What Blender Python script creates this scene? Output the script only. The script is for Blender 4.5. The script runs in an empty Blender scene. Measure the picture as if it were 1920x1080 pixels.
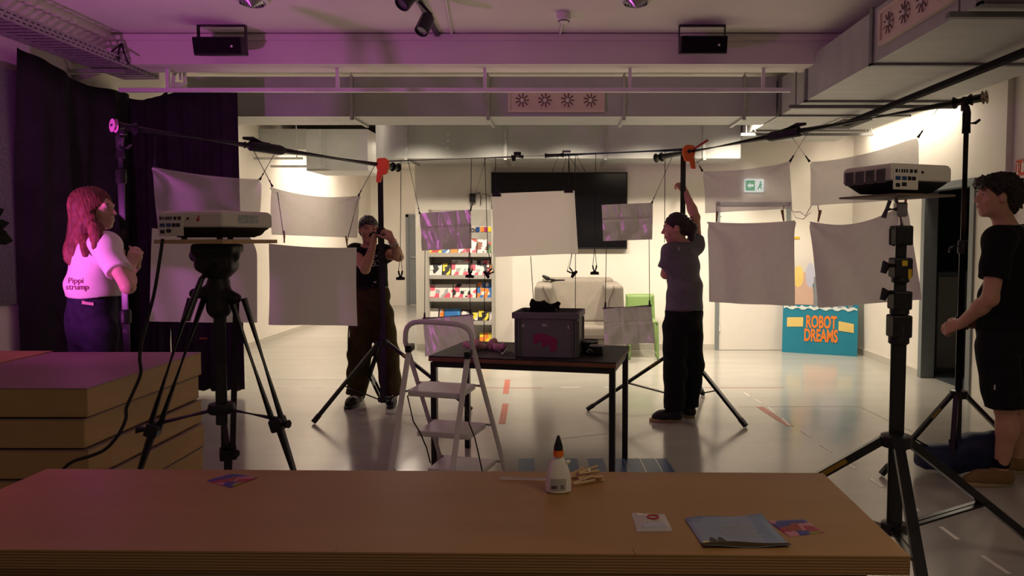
import bpy, bmesh, math, random
import numpy as np
from mathutils import Vector, Matrix
from mathutils.bvhtree import BVHTree

scene = bpy.context.scene
COL = scene.collection
random.seed(7)
rng = np.random.RandomState(3)
V = Vector

# ------------------------------------------------------------------ camera
FPX, CAMH, PITCH = 1350.0, 1.47, math.radians(3.0)
CX = 1054.0
CY = 446.0 + FPX*math.tan(PITCH)
cam = bpy.data.cameras.new('camera')
cam.sensor_width = 36.0
cam.lens = FPX/1920*36.0
cam.shift_x = -(CX-960)/1920
cam.shift_y = (CY-540)/1920
cam.clip_start = 0.02
camo = bpy.data.objects.new('camera', cam)
camo.location = (0, 0, CAMH)
camo.rotation_euler = (math.pi/2-PITCH, 0, 0)
COL.objects.link(camo)
scene.camera = camo

# ------------------------------------------------------------------ world, lights, exposure
scene.view_settings.view_transform = 'Standard'
scene.view_settings.look = 'None'
scene.view_settings.exposure = 0.15
scene.view_settings.gamma = 1.0
scene.view_settings.use_curve_mapping = False
w = bpy.data.worlds.new('world'); scene.world = w; w.use_nodes = True
bg = w.node_tree.nodes['Background']
bg.inputs[0].default_value = (1.0, 0.80, 0.62, 1); bg.inputs[1].default_value = 0.085

def area(name, loc, size, sizey, power, col, target=None, spread=180):
    l = bpy.data.lights.new(name, 'AREA'); l.shape = 'RECTANGLE'
    l.size = size; l.size_y = sizey; l.energy = power; l.color = col
    l.spread = math.radians(spread)
    o = bpy.data.objects.new(name, l); o.location = loc; COL.objects.link(o)
    d = (V(target)-V(loc)) if target else V((0, 0, -1))
    o.rotation_euler = d.to_track_quat('-Z', 'Y').to_euler()
    return o
WARM = (1.0, 0.85, 0.65)
def spot(name, loc, target, power, col, angle, blend=0.8, r=0.06):
    l = bpy.data.lights.new(name, 'SPOT'); l.energy = power; l.color = col
    l.spot_size = math.radians(angle); l.spot_blend = blend; l.shadow_soft_size = r
    o = bpy.data.objects.new(name, l); o.location = loc; COL.objects.link(o)
    o.rotation_euler = (V(target)-V(loc)).to_track_quat('-Z', 'Y').to_euler()
# ceiling lamps behind the front duct, over the corridor, beside the right duct
for k, x in enumerate((-1.7, -0.8, 0.1, 1.0, 1.9)):
    spot('downlight', (x, 7.88, 2.84), (x if k < 4 else 2.5, 8.40 if k < 4 else 8.7, 0.0), 150 if k < 4 else 260, WARM, 122, 1.0, 0.05)
area('light_corridor', (-3.1, 11.8, 2.85), 1.6, 2.4, 85, (1.0, 0.84, 0.68))
area('light_corridor_front', (-3.3, 8.6, 3.10), 1.2, 0.5, 12, WARM)
area('light_right_cove', (3.58, 7.9, 2.80), 0.22, 2.0, 20, WARM)
area('front_fill', (1.6, 0.6, 3.1), 1.2, 0.8, 15, (1.0, 0.80, 0.56))  # warm fill added to brighten the foreground, stands for no ceiling fixture
# coloured stage lamp standing on the platforms, left of the frame
spot('purple_stage_lamp', (-3.20, 3.13, 1.24), (-2.3, 5.0, 2.9), 105, (0.88, 0.14, 0.82), 150, 1.0)
spot('pink_stage_lamp', (-2.35, 1.90, 1.20), (-1.45, 2.02, 0.75), 7.0, (0.95, 0.16, 0.80), 85, 1.0)

# ------------------------------------------------------------------ pixel helpers
_fw = V((0, math.cos(PITCH), -math.sin(PITCH))); _up = V((0, math.sin(PITCH), math.cos(PITCH)))
def ray(px, py):
    return V(((px-CX)/FPX, 0, 0)) + _up*(-(py-CY)/FPX) + _fw
def P(px, py, Y):
    d = ray(px, py); return V((0, 0, CAMH)) + d*(Y/d.y)
def F(px, py, z=0.0):
    d = ray(px, py); return V((0, 0, CAMH)) + d*((z-CAMH)/d.z)
def proj(p):
    q = V(p)-V((0, 0, CAMH)); dz = q.dot(_fw)
    return CX+FPX*q.x/dz, CY-FPX*q.dot(_up)/dz
def on_line(A, B, px):
    lo, hi = -0.3, 1.3
    s = 1 if proj(B)[0] > proj(A)[0] else -1
    for _ in range(50):
        m = (lo+hi)/2
        if s*(proj(A.lerp(B, m))[0]-px) < 0: lo = m
        else: hi = m
    return A.lerp(B, (lo+hi)/2)

# ------------------------------------------------------------------ materials
MATS = {}
def mat(name, col, rough=0.6, metal=0.0, var=0.12, scale=8.0, bump=0.0, bscale=None, emit=0.0, stretch=(1, 1, 1), spec=0.5, coat=0.0, transl=0.0, transp=0.0):
    m = bpy.data.materials.new(name); m.use_nodes = True
    nt = m.node_tree; N = nt.nodes; L = nt.links
    b = N['Principled BSDF']
    tc = N.new('ShaderNodeTexCoord'); mp = N.new('ShaderNodeMapping'); mp.inputs['Scale'].default_value = stretch
    L.new(tc.outputs['Object'], mp.inputs[0])
    nz = N.new('ShaderNodeTexNoise'); nz.inputs['Scale'].default_value = scale; nz.inputs['Detail'].default_value = 5
    L.new(mp.outputs[0], nz.inputs['Vector'])
    cr = N.new('ShaderNodeValToRGB')
    cr.color_ramp.elements[0].position = 0.3; cr.color_ramp.elements[1].position = 0.7
    cr.color_ramp.elements[0].color = tuple(c*(1-var) for c in col[:3])+(1,)
    cr.color_ramp.elements[1].color = tuple(min(1, c*(1+var)) for c in col[:3])+(1,)
    L.new(nz.outputs['Fac'], cr.inputs[0]); L.new(cr.outputs[0], b.inputs['Base Color'])
    b.inputs['Roughness'].default_value = rough; b.inputs['Metallic'].default_value = metal
    b.inputs['Specular IOR Level'].default_value = spec
    b.inputs['Coat Weight'].default_value = coat
    if bump:
        n2 = N.new('ShaderNodeTexNoise'); n2.inputs['Scale'].default_value = bscale or scale*4; n2.inputs['Detail'].default_value = 4
        L.new(mp.outputs[0], n2.inputs['Vector'])
        bp = N.new('ShaderNodeBump'); bp.inputs['Strength'].default_value = bump; bp.inputs['Distance'].default_value = 0.01
        L.new(n2.outputs['Fac'], bp.inputs['Height']); L.new(bp.outputs[0], b.inputs['Normal'])
    if emit:
        L.new(cr.outputs[0], b.inputs['Emission Color']); b.inputs['Emission Strength'].default_value = emit
    out = N['Material Output']; last = b.outputs[0]
    if transl:
        t = N.new('ShaderNodeBsdfTranslucent'); L.new(cr.outputs[0], t.inputs[0])
        mx = N.new('ShaderNodeMixShader'); mx.inputs[0].default_value = transl
        L.new(last, mx.inputs[1]); L.new(t.outputs[0], mx.inputs[2]); last = mx.outputs[0]
    if transp:
        t = N.new('ShaderNodeBsdfTransparent')
        mx = N.new('ShaderNodeMixShader'); mx.inputs[0].default_value = transp
        L.new(last, mx.inputs[1]); L.new(t.outputs[0], mx.inputs[2]); last = mx.outputs[0]
    L.new(last, out.inputs[0])
    MATS[name] = m
    return m
def printed(name, cols, scale=14.0, rough=0.45, axis=(1, 1, 1)):
    """flat colour print: voronoi blocks in the given colours"""
    m = mat(name, cols[0], rough)
    nt = m.node_tree; N = nt.nodes; L = nt.links; b = N['Principled BSDF']
    vo = N.new('ShaderNodeTexVoronoi'); vo.inputs['Scale'].default_value = scale; vo.distance = 'CHEBYCHEV'
    tc = [n for n in N if n.type == 'TEX_COORD'][0]
    mp = N.new('ShaderNodeMapping'); mp.inputs['Scale'].default_value = axis
    L.new(tc.outputs['Object'], mp.inputs[0]); L.new(mp.outputs[0], vo.inputs['Vector'])
    sp = N.new('ShaderNodeSeparateColor'); L.new(vo.outputs['Color'], sp.inputs[0])
    cr = N.new('ShaderNodeValToRGB'); cr.color_ramp.interpolation = 'CONSTANT'
    n = len(cols)
    while len(cr.color_ramp.elements) < n: cr.color_ramp.elements.new(0.5)
    for i, c in enumerate(cols):
        cr.color_ramp.elements[i].position = i/n; cr.color_ramp.elements[i].color = tuple(c)+(1,)
    L.new(sp.outputs[0], cr.inputs[0]); L.new(cr.outputs[0], b.inputs['Base Color'])
    return m
mat('wall', (0.80, 0.76, 0.69), 0.85, var=0.03, scale=3, bump=0.03, bscale=90)
mat('ceiling', (0.74, 0.70, 0.65), 0.9, var=0.04, scale=2, bump=0.03, bscale=60)
mat('floor', (0.44, 0.425, 0.385), 0.16, var=0.07, scale=1.6, bump=0.05, bscale=3.0, stretch=(0.5, 2.2, 1), spec=0.5)
mat('base', (0.55, 0.52, 0.46), 0.5, var=0.04)
mat('steel', (0.44, 0.45, 0.44), 0.55, 0.35, var=0.07, scale=2.5, stretch=(1, 3, 1), bump=0.04, bscale=14)
mat('steel_dark', (0.22, 0.22, 0.22), 0.5, 0.5, var=0.1)
mat('galv', (0.45, 0.45, 0.44), 0.4, 0.7, var=0.15, scale=30)
mat('beige', (0.70, 0.60, 0.47), 0.5, var=0.04)
mat('beige_dark', (0.14, 0.095, 0.07), 0.5, var=0.08)
mat('white_paint', (0.78, 0.76, 0.74), 0.4, var=0.03)
mat('black_plastic', (0.012, 0.012, 0.013), 0.45, var=0.2, spec=0.35)
mat('black_metal', (0.010, 0.010, 0.012), 0.32, 0.0, var=0.2, spec=0.5)
mat('black_cloth', (0.010, 0.009, 0.011), 0.95, var=0.3, scale=40, bump=0.2, bscale=300, spec=0.15)
mat('velvet', (0.022, 0.017, 0.024), 0.9, var=0.25, scale=6, bump=0.1, bscale=120, spec=0.2)
mat('felt', (0.17, 0.165, 0.18), 0.95, var=0.22, scale=60, bump=0.4, bscale=160, spec=0.1)
mat('orange', (0.85, 0.17, 0.015), 0.4, var=0.05)
mat('blue_pole', (0.02, 0.05, 0.16), 0.35, 0.2, var=0.1)
mat('chrome', (0.55, 0.55, 0.57), 0.25, 0.9, var=0.05)
mat('silver', (0.66, 0.64, 0.62), 0.36, 0.35, var=0.07, scale=5, bump=0.5, bscale=9, transl=0.3)
mat('paper', (0.80, 0.77, 0.74), 0.8, var=0.02, scale=3, transl=0.42)
mat('paper_white', (0.90, 0.87, 0.83), 0.75, var=0.02, scale=3, transl=0.78)
mat('cloth_white', (0.66, 0.62, 0.62), 0.9, var=0.03, scale=20, bump=0.05, bscale=220, transl=0.42, transp=0.28)
mat('cotton', (0.74, 0.70, 0.68), 0.9, var=0.03, scale=20, bump=0.06, bscale=200, transl=0.45)
mat('wood_pin', (0.42, 0.22, 0.09), 0.6, var=0.15, scale=30)
mat('pale_pin', (0.62, 0.44, 0.22), 0.6, var=0.15, scale=30)
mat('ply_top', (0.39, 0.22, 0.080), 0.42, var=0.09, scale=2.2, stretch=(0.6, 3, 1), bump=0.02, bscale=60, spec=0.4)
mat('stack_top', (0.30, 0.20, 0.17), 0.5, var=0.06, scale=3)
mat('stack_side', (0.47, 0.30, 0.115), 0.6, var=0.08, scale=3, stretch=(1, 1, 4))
mat('table_black', (0.018, 0.016, 0.017), 0.55, var=0.2)
mat('wood_edge', (0.20, 0.085, 0.035), 0.5, var=0.2, scale=12, stretch=(1, 1, 6))
mat('crate', (0.155, 0.15, 0.155), 0.5, var=0.05)
mat('magenta', (0.30, 0.02, 0.11), 0.5, var=0.08)
mat('armchair', (0.25, 0.22, 0.185), 0.9, var=0.06, scale=12, bump=0.12, bscale=140)
mat('green', (0.21, 0.33, 0.11), 0.45, var=0.04)
mat('tape_blue', (0.015, 0.06, 0.20), 0.35, var=0.12)
mat('tape_red', (0.50, 0.14, 0.10), 0.4, var=0.1)
mat('tape_white', (0.80, 0.77, 0.70), 0.4, var=0.03)
mat('seam', (0.30, 0.28, 0.25), 0.5, var=0.1)
mat('grey_frame', (0.20, 0.22, 0.23), 0.5, var=0.05)
mat('door_white', (0.78, 0.75, 0.69), 0.6, var=0.02)
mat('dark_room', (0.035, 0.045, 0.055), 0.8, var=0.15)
mat('screen', (0.006, 0.006, 0.008), 0.12, var=0.1, spec=0.5)
mat('skin', (0.60, 0.33, 0.22), 0.5, var=0.06, scale=14, spec=0.35)
mat('skin_light', (0.66, 0.42, 0.31), 0.5, var=0.06, scale=14, spec=0.35)
mat('hair_auburn', (0.17, 0.05, 0.033), 0.65, var=0.5, scale=60, stretch=(1, 1, 0.08), bump=0.6, bscale=90)
mat('hair_dark', (0.022, 0.012, 0.008), 0.45, var=0.5, scale=60, stretch=(1, 1, 0.1), bump=0.5, bscale=90)
mat('hair_curly', (0.020, 0.011, 0.007), 0.5, var=0.5, scale=40, bump=0.8, bscale=70)
mat('tee_white', (0.80, 0.74, 0.70), 0.9, var=0.03, bump=0.15, bscale=12)
mat('tee_black', (0.010, 0.010, 0.011), 0.92, var=0.2, bump=0.15, bscale=14, spec=0.2)
mat('tee_grey', (0.17, 0.17, 0.18), 0.92, var=0.10, scale=30, bump=0.15, bscale=14, spec=0.2)
mat('denim', (0.030, 0.024, 0.050), 0.9, var=0.25, scale=25, bump=0.25, bscale=18, spec=0.2)
mat('denim_black', (0.012, 0.013, 0.015), 0.9, var=0.25, scale=25, bump=0.25, bscale=18, spec=0.2)
mat('olive', (0.055, 0.040, 0.012), 0.9, var=0.3, scale=9, bump=0.3, bscale=18, spec=0.2)
mat('shoe_tan', (0.24, 0.14, 0.055), 0.8, var=0.12, bump=0.1, bscale=60)
mat('sole_tan', (0.42, 0.30, 0.15), 0.7, var=0.05)
mat('sole_white', (0.55, 0.50, 0.45), 0.6, var=0.05)
mat('navy', (0.010, 0.016, 0.075), 0.6, var=0.25, scale=12, bump=0.4, bscale=10)
mat('glue_white', (0.80, 0.77, 0.70), 0.35, var=0.02)
mat('label_grey', (0.45, 0.45, 0.42), 0.5, var=0.04)
mat('dark_print', (0.06, 0.05, 0.05), 0.6, var=0.1)
mat('print_red', (0.22, 0.05, 0.10), 0.8, var=0.1)
mat('print_white', (0.62, 0.60, 0.58), 0.8, var=0.1)
mat('proj_white', (0.70, 0.66, 0.60), 0.4, var=0.02)
mat('sticker', (0.42, 0.50, 0.50), 0.25, var=0.3, scale=40)
mat('poster_teal', (0.02, 0.22, 0.32), 0.35, var=0.04)
mat('poster_orange', (0.80, 0.22, 0.03), 0.4, var=0.03)
mat('poster_beige', (0.55, 0.38, 0.30), 0.4, var=0.03)
mat('poster_lilac', (0.45, 0.47, 0.58), 0.4, var=0.03)
mat('poster_yellow', (0.72, 0.55, 0.18), 0.4, var=0.05)
mat('pale_teal', (0.65, 0.74, 0.72), 0.4, var=0.03)
mat('pink_cloth', (0.72, 0.42, 0.42), 0.9, var=0.15, scale=12, bump=0.2, bscale=40)
mat('sign_green', (0.05, 0.42, 0.22), 0.4, var=0.05, emit=1.0)
mat('sign_white', (0.75, 0.85, 0.85), 0.4, var=0.03, emit=1.3)
mat('sign_red', (0.62, 0.06, 0.02), 0.4, var=0.05)
mat('red', (0.45, 0.02, 0.02), 0.35, var=0.05)
mat('stripe', (0.34, 0.20, 0.02), 0.5, var=0.2)
mat('yellow', (0.75, 0.50, 0.03), 0.4, var=0.05)
mat('wood_light', (0.48, 0.32, 0.16), 0.55, var=0.1, scale=6, stretch=(1, 6, 1))
mat('board_dark', (0.16, 0.12, 0.085), 0.55, var=0.1, scale=6)
mat('shelf', (0.48, 0.46, 0.42), 0.45, 0.2, var=0.04)
mat('leaf', (0.010, 0.016, 0.008), 0.5, var=0.2)
mat('bag_clear', (0.75, 0.70, 0.68), 0.2, var=0.03, transp=0.45)
mat('eye_white', (0.7, 0.68, 0.65), 0.3, var=0.02)
mat('lip', (0.42, 0.14, 0.12), 0.5, var=0.05)
printed('flyer', [(0.35, 0.03, 0.06), (0.05, 0.05, 0.25), (0.50, 0.20, 0.25), (0.30, 0.05, 0.03), (0.25, 0.22, 0.04)], 26)
printed('flyer_paint', [(0.16, 0.24, 0.38), (0.20, 0.27, 0.40), (0.26, 0.31, 0.41), (0.18, 0.25, 0.40)], 5)
printed('bandana', [(0.012, 0.012, 0.014), (0.012, 0.012, 0.014), (0.16, 0.15, 0.15)], 60)

def ply_edge():
    m = mat('ply_edge', (0.34, 0.18, 0.07), 0.6, var=0.1)
    nt = m.node_tree; N = nt.nodes; L = nt.links; b = N['Principled BSDF']
    tc = [n for n in N if n.type == 'TEX_COORD'][0]
    wv = N.new('ShaderNodeTexWave'); wv.bands_direction = 'Z'; wv.inputs['Scale'].default_value = 46; wv.inputs['Distortion'].default_value = 0.6
    wv.inputs['Detail'].default_value = 3
    L.new(tc.outputs['Object'], wv.inputs['Vector'])
    cr = N.new('ShaderNodeValToRGB'); cr.color_ramp.elements[0].color = (0.17, 0.075, 0.022, 1); cr.color_ramp.elements[1].color = (0.42, 0.24, 0.095, 1)
    L.new(wv.outputs['Fac'], cr.inputs[0]); L.new(cr.outputs[0], b.inputs['Base Color'])
ply_edge()

# ------------------------------------------------------------------ mesh helpers
ORG = {}
def basis(d, up=V((0, 0, 1))):
    d = V(d).normalized()
    if abs(d.dot(up)) > 0.98: up = V((0, 1, 0))
    x = d.cross(up).normalized(); y = x.cross(d).normalized()
    return x, y, d
def rotz(deg): return Matrix.Rotation(math.radians(deg), 3, 'Z')
class MB:
    def __init__(s): s.v = []; s.f = []; s.m = []; s.mi = 0
    def _add(s, vs, fs):
        o = len(s.v); s.v += [tuple(v) for v in vs]
        s.f += [tuple(i+o for i in f) for f in fs]; s.m += [s.mi]*len(fs)
        return s
    def box(s, c, size, R=None):
        c = V(c); h = V(size)/2
        vs = []
        for z in (-1, 1):
            for y in (-1, 1):
                for x in (-1, 1):
                    p = V((x*h.x, y*h.y, z*h.z)); vs.append(c+(R @ p if R else p))
        return s._add(vs, [(0, 2, 3, 1), (4, 5, 7, 6), (0, 1, 5, 4), (2, 6, 7, 3), (0, 4, 6, 2), (1, 3, 7, 5)])
    def bar(s, a, b, w, h=None, up=V((0, 0, 1))):
        a, b = V(a), V(b); x, y, d = basis(b-a, up); h = h or w
        R = Matrix((x, d, y)).transposed()
        return s.box((a+b)/2, (w, (b-a).length, h), R)
    def tube(s, pts, r, n=10):
        pts = [V(p) for p in pts]; rs = r if isinstance(r, (list, tuple)) else [r]*len(pts)
        vs = []; px = None
        for i, p in enumerate(pts):
            t = (pts[min(i+1, len(pts)-1)]-pts[max(i-1, 0)]).normalized()
            if px is None: x, y, _ = basis(t)
            else:
                x = (px-t*px.dot(t)).normalized(); y = t.cross(x)
            px = x
            for k in range(n):
                a = 2*math.pi*k/n; vs.append(p+(x*math.cos(a)+y*math.sin(a))*rs[i])
        fs = []
        for i in range(len(pts)-1):
            for k in range(n):
                k2 = (k+1) % n; fs.append((i*n+k, i*n+k2, (i+1)*n+k2, (i+1)*n+k))
        fs.append(tuple(range(n))[::-1]); fs.append(tuple(range((len(pts)-1)*n, len(pts)*n)))
        # keep outward winding irrespective of basis handedness
        return s._add(vs, fs)
    def lathe(s, prof, c, axis=(0, 0, 1), n=20, sx=1.0, sy=1.0, ang=0):
        c = V(c); x, y, d = basis(axis, V((0, 1, 0)) if abs(V(axis).normalized().z) > .9 else V((0, 0, 1)))
        if ang:
            q = Matrix.Rotation(math.radians(ang), 3, d); x = q @ x; y = q @ y
        vs = []
        for r, z in prof:
            for k in range(n):
                a = 2*math.pi*k/n; vs.append(c+x*(math.cos(a)*r*sx)+y*(math.sin(a)*r*sy)+d*z)
        fs = []
        for i in range(len(prof)-1):
            for k in range(n):
                k2 = (k+1) % n; fs.append((i*n+k, i*n+k2, (i+1)*n+k2, (i+1)*n+k))
        fs.append(tuple(range(n))[::-1]); fs.append(tuple(range((len(prof)-1)*n, len(prof)*n)))
        return s._add(vs, fs)
    def prism(s, pts, o, ux, uy, t):
        o, ux, uy = V(o), V(ux), V(uy); nn = ux.cross(uy).normalized()
        n = len(pts)
        vs = [o+ux*a+uy*b for a, b in pts]+[o+ux*a+uy*b+nn*t for a, b in pts]
        fs = [tuple(range(n))[::-1], tuple(range(n, 2*n))]+[(i, (i+1) % n, n+(i+1) % n, n+i) for i in range(n)]
        return s._add(vs, fs)
    def build(s, name, mats, parent=None, smooth=False, bev=0.0, kind=None, angle=40, fix=True):
        me = bpy.data.meshes.new(name)
        o = bpy.data.objects.new(name, me); COL.objects.link(o)
        vs = np.array(s.v, dtype=float)
        if parent is None:
            base = np.array([(vs[:, 0].min()+vs[:, 0].max())/2, (vs[:, 1].min()+vs[:, 1].max())/2, vs[:, 2].min()])
            o.location = base; ORG[o.name] = base
        else:
            base = ORG[parent.name]; o.parent = parent; ORG[o.name] = base
        me.from_pydata((vs-base).tolist(), [], s.f)
        if fix:
            bm = bmesh.new(); bm.from_mesh(me); bmesh.ops.recalc_face_normals(bm, faces=bm.faces); bm.to_mesh(me); bm.free()
        ml = mats if isinstance(mats, (list, tuple)) else [mats]
        for m_ in ml: me.materials.append(MATS[m_])
        if len(ml) > 1 and len(me.polygons) == len(s.m): me.polygons.foreach_set('material_index', s.m)
        if smooth:
            me.polygons.foreach_set('use_smooth', [True]*len(me.polygons))
            if angle < 180: me.set_sharp_from_angle(angle=math.radians(angle))
        if bev:
            b = o.modifiers.new('bevel', 'BEVEL'); b.width = bev; b.segments = 2; b.limit_method = 'ANGLE'
        if kind: o['kind'] = kind
        me.update()
        return o
def tag(o, label, cat, group=None):
    o['label'] = label; o['category'] = cat
    if group: o['group'] = group
    return o
def thing(name, loc, label, cat, group=None):
    o = bpy.data.objects.new(name, None); COL.objects.link(o); o.location = loc; o.empty_display_size = 0.1
    ORG[o.name] = np.array(V(loc)[:])
    return tag(o, label, cat, group)
def struct(o): o['kind'] = 'structure'; return o

def text_mesh(txt, size, origin, ux, uy, name, material, parent, thick=0.002, bold=0.0, align='LEFT', wrap=None, sx=1.0, pix=None):
    cu = bpy.data.curves.new('txt', 'FONT'); cu.body = txt; cu.size = size; cu.align_x = align; cu.offset = bold; cu.resolution_u = 3
    to = bpy.data.objects.new('txt', cu); COL.objects.link(to)
    dg = bpy.context.evaluated_depsgraph_get()
    me = bpy.data.meshes.new_from_object(to.evaluated_get(dg))
    bpy.data.objects.remove(to); bpy.data.curves.remove(cu)
    bm = bmesh.new(); bm.from_mesh(me)
    if wrap:
        bmesh.ops.triangulate(bm, faces=bm.faces)
        bmesh.ops.subdivide_edges(bm, edges=[e for e in bm.edges if e.calc_length() > size*0.15], cuts=1)
        bmesh.ops.triangulate(bm, faces=bm.faces)
    bm.to_mesh(me); bm.free()
    ux, uy, origin = V(ux), V(uy), V(origin); nn = ux.cross(uy).normalized()
    b = MB(); vs = []; miss = set()
    for v in me.vertices:
        if pix:
            d_ = ray(pix[0]+v.co.x*pix[2], pix[1]-v.co.y*pix[2]).normalized(); hit = wrap.ray_cast(V((0, 0, CAMH)), d_)
            if hit[0] is None: miss.add(v.index); vs.append(origin)
            else: vs.append(hit[0]-d_*0.004)
            continue
        p = origin+ux*(v.co.x*sx)+uy*v.co.y
        if wrap:
            hit = wrap.ray_cast(p+nn*0.3, -nn)
            if hit[0] is not None: p = hit[0]+nn*0.0025
        else: p = p+nn*thick
        vs.append(p)
    b._add(vs, [tuple(pg.vertices) for pg in me.polygons if not miss & set(pg.vertices)])
    bpy.data.meshes.remove(me)
    return b.build(name, material, parent, fix=False)

# ------------------------------------------------------------------ implicit surfaces (bodies, clothes, soft things)
class SDF:
    def __init__(s, res=0.008): s.p = []; s.res = res; s.post = None
    def cap(s, a, b, ra, rb=None, k=0.02, flat=0, sub=False):
        s.p.append(('c', np.array(V(a)[:]), np.array(V(b)[:]), ra, ra if rb is None else rb, k, flat, sub)); return s
    def chain(s, pts, rs, k=0.02):
        for i in range(len(pts)-1): s.cap(pts[i], pts[i+1], rs[i], rs[i+1], k)
        return s
    def ell(s, c, fr, r, k=0.02, sub=False):
        s.p.append(('e', np.array(V(c)[:]), np.array([V(x)[:] for x in fr]), np.array(r, float), 0, k, 0, sub)); return s
    def rbox(s, c, fr, h, rad, k=0.02, sub=False):
        s.p.append(('b', np.array(V(c)[:]), np.array([V(x)[:] for x in fr]), np.array(h, float), rad, k, 0, sub)); return s
    def plane(s, pt, n):
        s.p.append(('p', np.array(V(pt)[:]), np.array(V(n).normalized()[:]))); return s
    def mesh(s):
        h = s.res; lo = np.full(3, 1e9); hi = -lo; bb = []
        for q in s.p:
            if q[0] == 'p': bb.append(None); continue
            if q[0] == 'c':
                r = max(q[3], q[4]); l = np.minimum(q[1], q[2])-r; u = np.maximum(q[1], q[2])+r
            elif q[0] == 'e': r = q[3].max(); l = q[1]-r; u = q[1]+r
            else: r = np.linalg.norm(q[3]); l = q[1]-r; u = q[1]+r
            bb.append((l, u))
            if not q[7]: lo = np.minimum(lo, l); hi = np.maximum(hi, u)
        lo -= 4*h+0.01; hi += 4*h+0.01
        n = np.ceil((hi-lo)/h).astype(int)+1
        D = np.full(n, 0.2, np.float32)
        ax = [lo[i]+h*np.arange(n[i]) for i in range(3)]
        for q, b_ in zip(s.p, bb):
            if q[0] == 'p':
                d = ((ax[0][:, None, None]-q[1][0])*q[2][0]+(ax[1][None, :, None]-q[1][1])*q[2][1]+(ax[2][None, None, :]-q[1][2])*q[2][2])
                D = np.maximum(D, d.astype(np.float32)); continue
            pad = q[5]+3*h+0.01
            i0 = np.clip(((b_[0]-pad-lo)/h).astype(int), 0, n-1); i1 = np.clip(((b_[1]+pad-lo)/h).astype(int)+2, 1, n)
            if (i1 <= i0).any(): continue
            sl = tuple(slice(a, b) for a, b in zip(i0, i1))
            X = ax[0][sl[0]][:, None, None]; Y = ax[1][sl[1]][None, :, None]; Z = ax[2][sl[2]][None, None, :]
            if q[0] == 'c':
                a, b, ra, rb, k, flat, sub = q[1:]
                ab = b-a; L2 = max(ab.dot(ab), 1e-9)
                t = ((X-a[0])*ab[0]+(Y-a[1])*ab[1]+(Z-a[2])*ab[2])/L2
                tc = np.clip(t, 0, 1)
                d = np.sqrt((X-a[0]-tc*ab[0])**2+(Y-a[1]-tc*ab[1])**2+(Z-a[2]-tc*ab[2])**2)-(ra+(rb-ra)*tc)
                if flat: d = np.maximum(d, (t-1)*math.sqrt(L2))
            else:
                fr = q[2]; dx, dy, dz = X-q[1][0], Y-q[1][1], Z-q[1][2]
                u = [dx*fr[i][0]+dy*fr[i][1]+dz*fr[i][2] for i in range(3)]
                k, sub = q[5], q[7]
                if q[0] == 'e':
                    r = q[3]
                    k0 = np.sqrt(sum((u[i]/r[i])**2 for i in range(3))); k1 = np.sqrt(sum((u[i]/r[i]**2)**2 for i in range(3)))+1e-9
                    d = k0*(k0-1)/k1
                else:
                    hh = q[3]-q[4]; e = [np.abs(u[i])-hh[i] for i in range(3)]
                    d = np.sqrt(sum(np.maximum(x, 0)**2 for x in e))+np.minimum(np.maximum(np.maximum(e[0], e[1]), e[2]), 0)-q[4]
            d = d.astype(np.float32); o = D[sl]
            if sub:
                hh_ = np.clip(0.5-0.5*(o+d)/k, 0, 1); D[sl] = o*(1-hh_)-d*hh_+k*hh_*(1-hh_)
            else:
                hh_ = np.clip(0.5+0.5*(o-d)/k, 0, 1); D[sl] = o*(1-hh_)+d*hh_-k*hh_*(1-hh_)
        if s.post:
            band = np.argwhere(np.abs(D) < 0.05)
            pts = lo+band*h
            D[band[:, 0], band[:, 1], band[:, 2]] += s.post(pts).astype(np.float32)
        # surface nets
        S = D < 0
        c = np.zeros(np.array(D.shape)-1, np.int8)
        offs = [(i, j, k) for i in (0, 1) for j in (0, 1) for k in (0, 1)]
        nx, ny, nz = c.shape
        for i, j, k in offs: c += S[i:i+nx, j:j+ny, k:k+nz]
        act = np.argwhere((c > 0) & (c < 8))
        idx = np.full(c.shape, -1, np.int64); idx[act[:, 0], act[:, 1], act[:, 2]] = np.arange(len(act))
        vals = {o: D[act[:, 0]+o[0], act[:, 1]+o[1], act[:, 2]+o[2]] for o in offs}
        sm = np.zeros((len(act), 3)); ct = np.zeros(len(act))
        for a in offs:
            for d_ in range(3):
                if a[d_]: continue
                b = list(a); b[d_] = 1; b = tuple(b)
                va, vb = vals[a], vals[b]; m = (va < 0) != (vb < 0)
                t = np.where(m, va/(va-vb+1e-12), 0)
                pos = np.tile(np.array(a, float), (len(act), 1)); pos[:, d_] += t
                sm += pos*m[:, None]; ct += m
        vs = lo+(act+sm/ct[:, None])*h
        fs = []
        for d_ in range(3):
            sh = [slice(None)]*3; sh2 = [slice(None)]*3; sh[d_] = slice(0, -1); sh2[d_] = slice(1, None)
            A = S[tuple(sh)]; B = S[tuple(sh2)]
            e = np.argwhere(A != B); u, v = (d_+1) % 3, (d_+2) % 3
            ok = (e[:, u] > 0) & (e[:, v] > 0) & (e[:, u] < D.shape[u]-1) & (e[:, v] < D.shape[v]-1); e = e[ok]
            ins = A[e[:, 0], e[:, 1], e[:, 2]]
            def cell(du, dv):
                q = e.copy(); q[:, u] += du; q[:, v] += dv; return idx[q[:, 0], q[:, 1], q[:, 2]]
            qd = np.stack([cell(-1, -1), cell(0, -1), cell(0, 0), cell(-1, 0)], 1)
            qd[~ins] = qd[~ins][:, ::-1]
            fs.append(qd)
        return vs, np.concatenate(fs)
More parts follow.
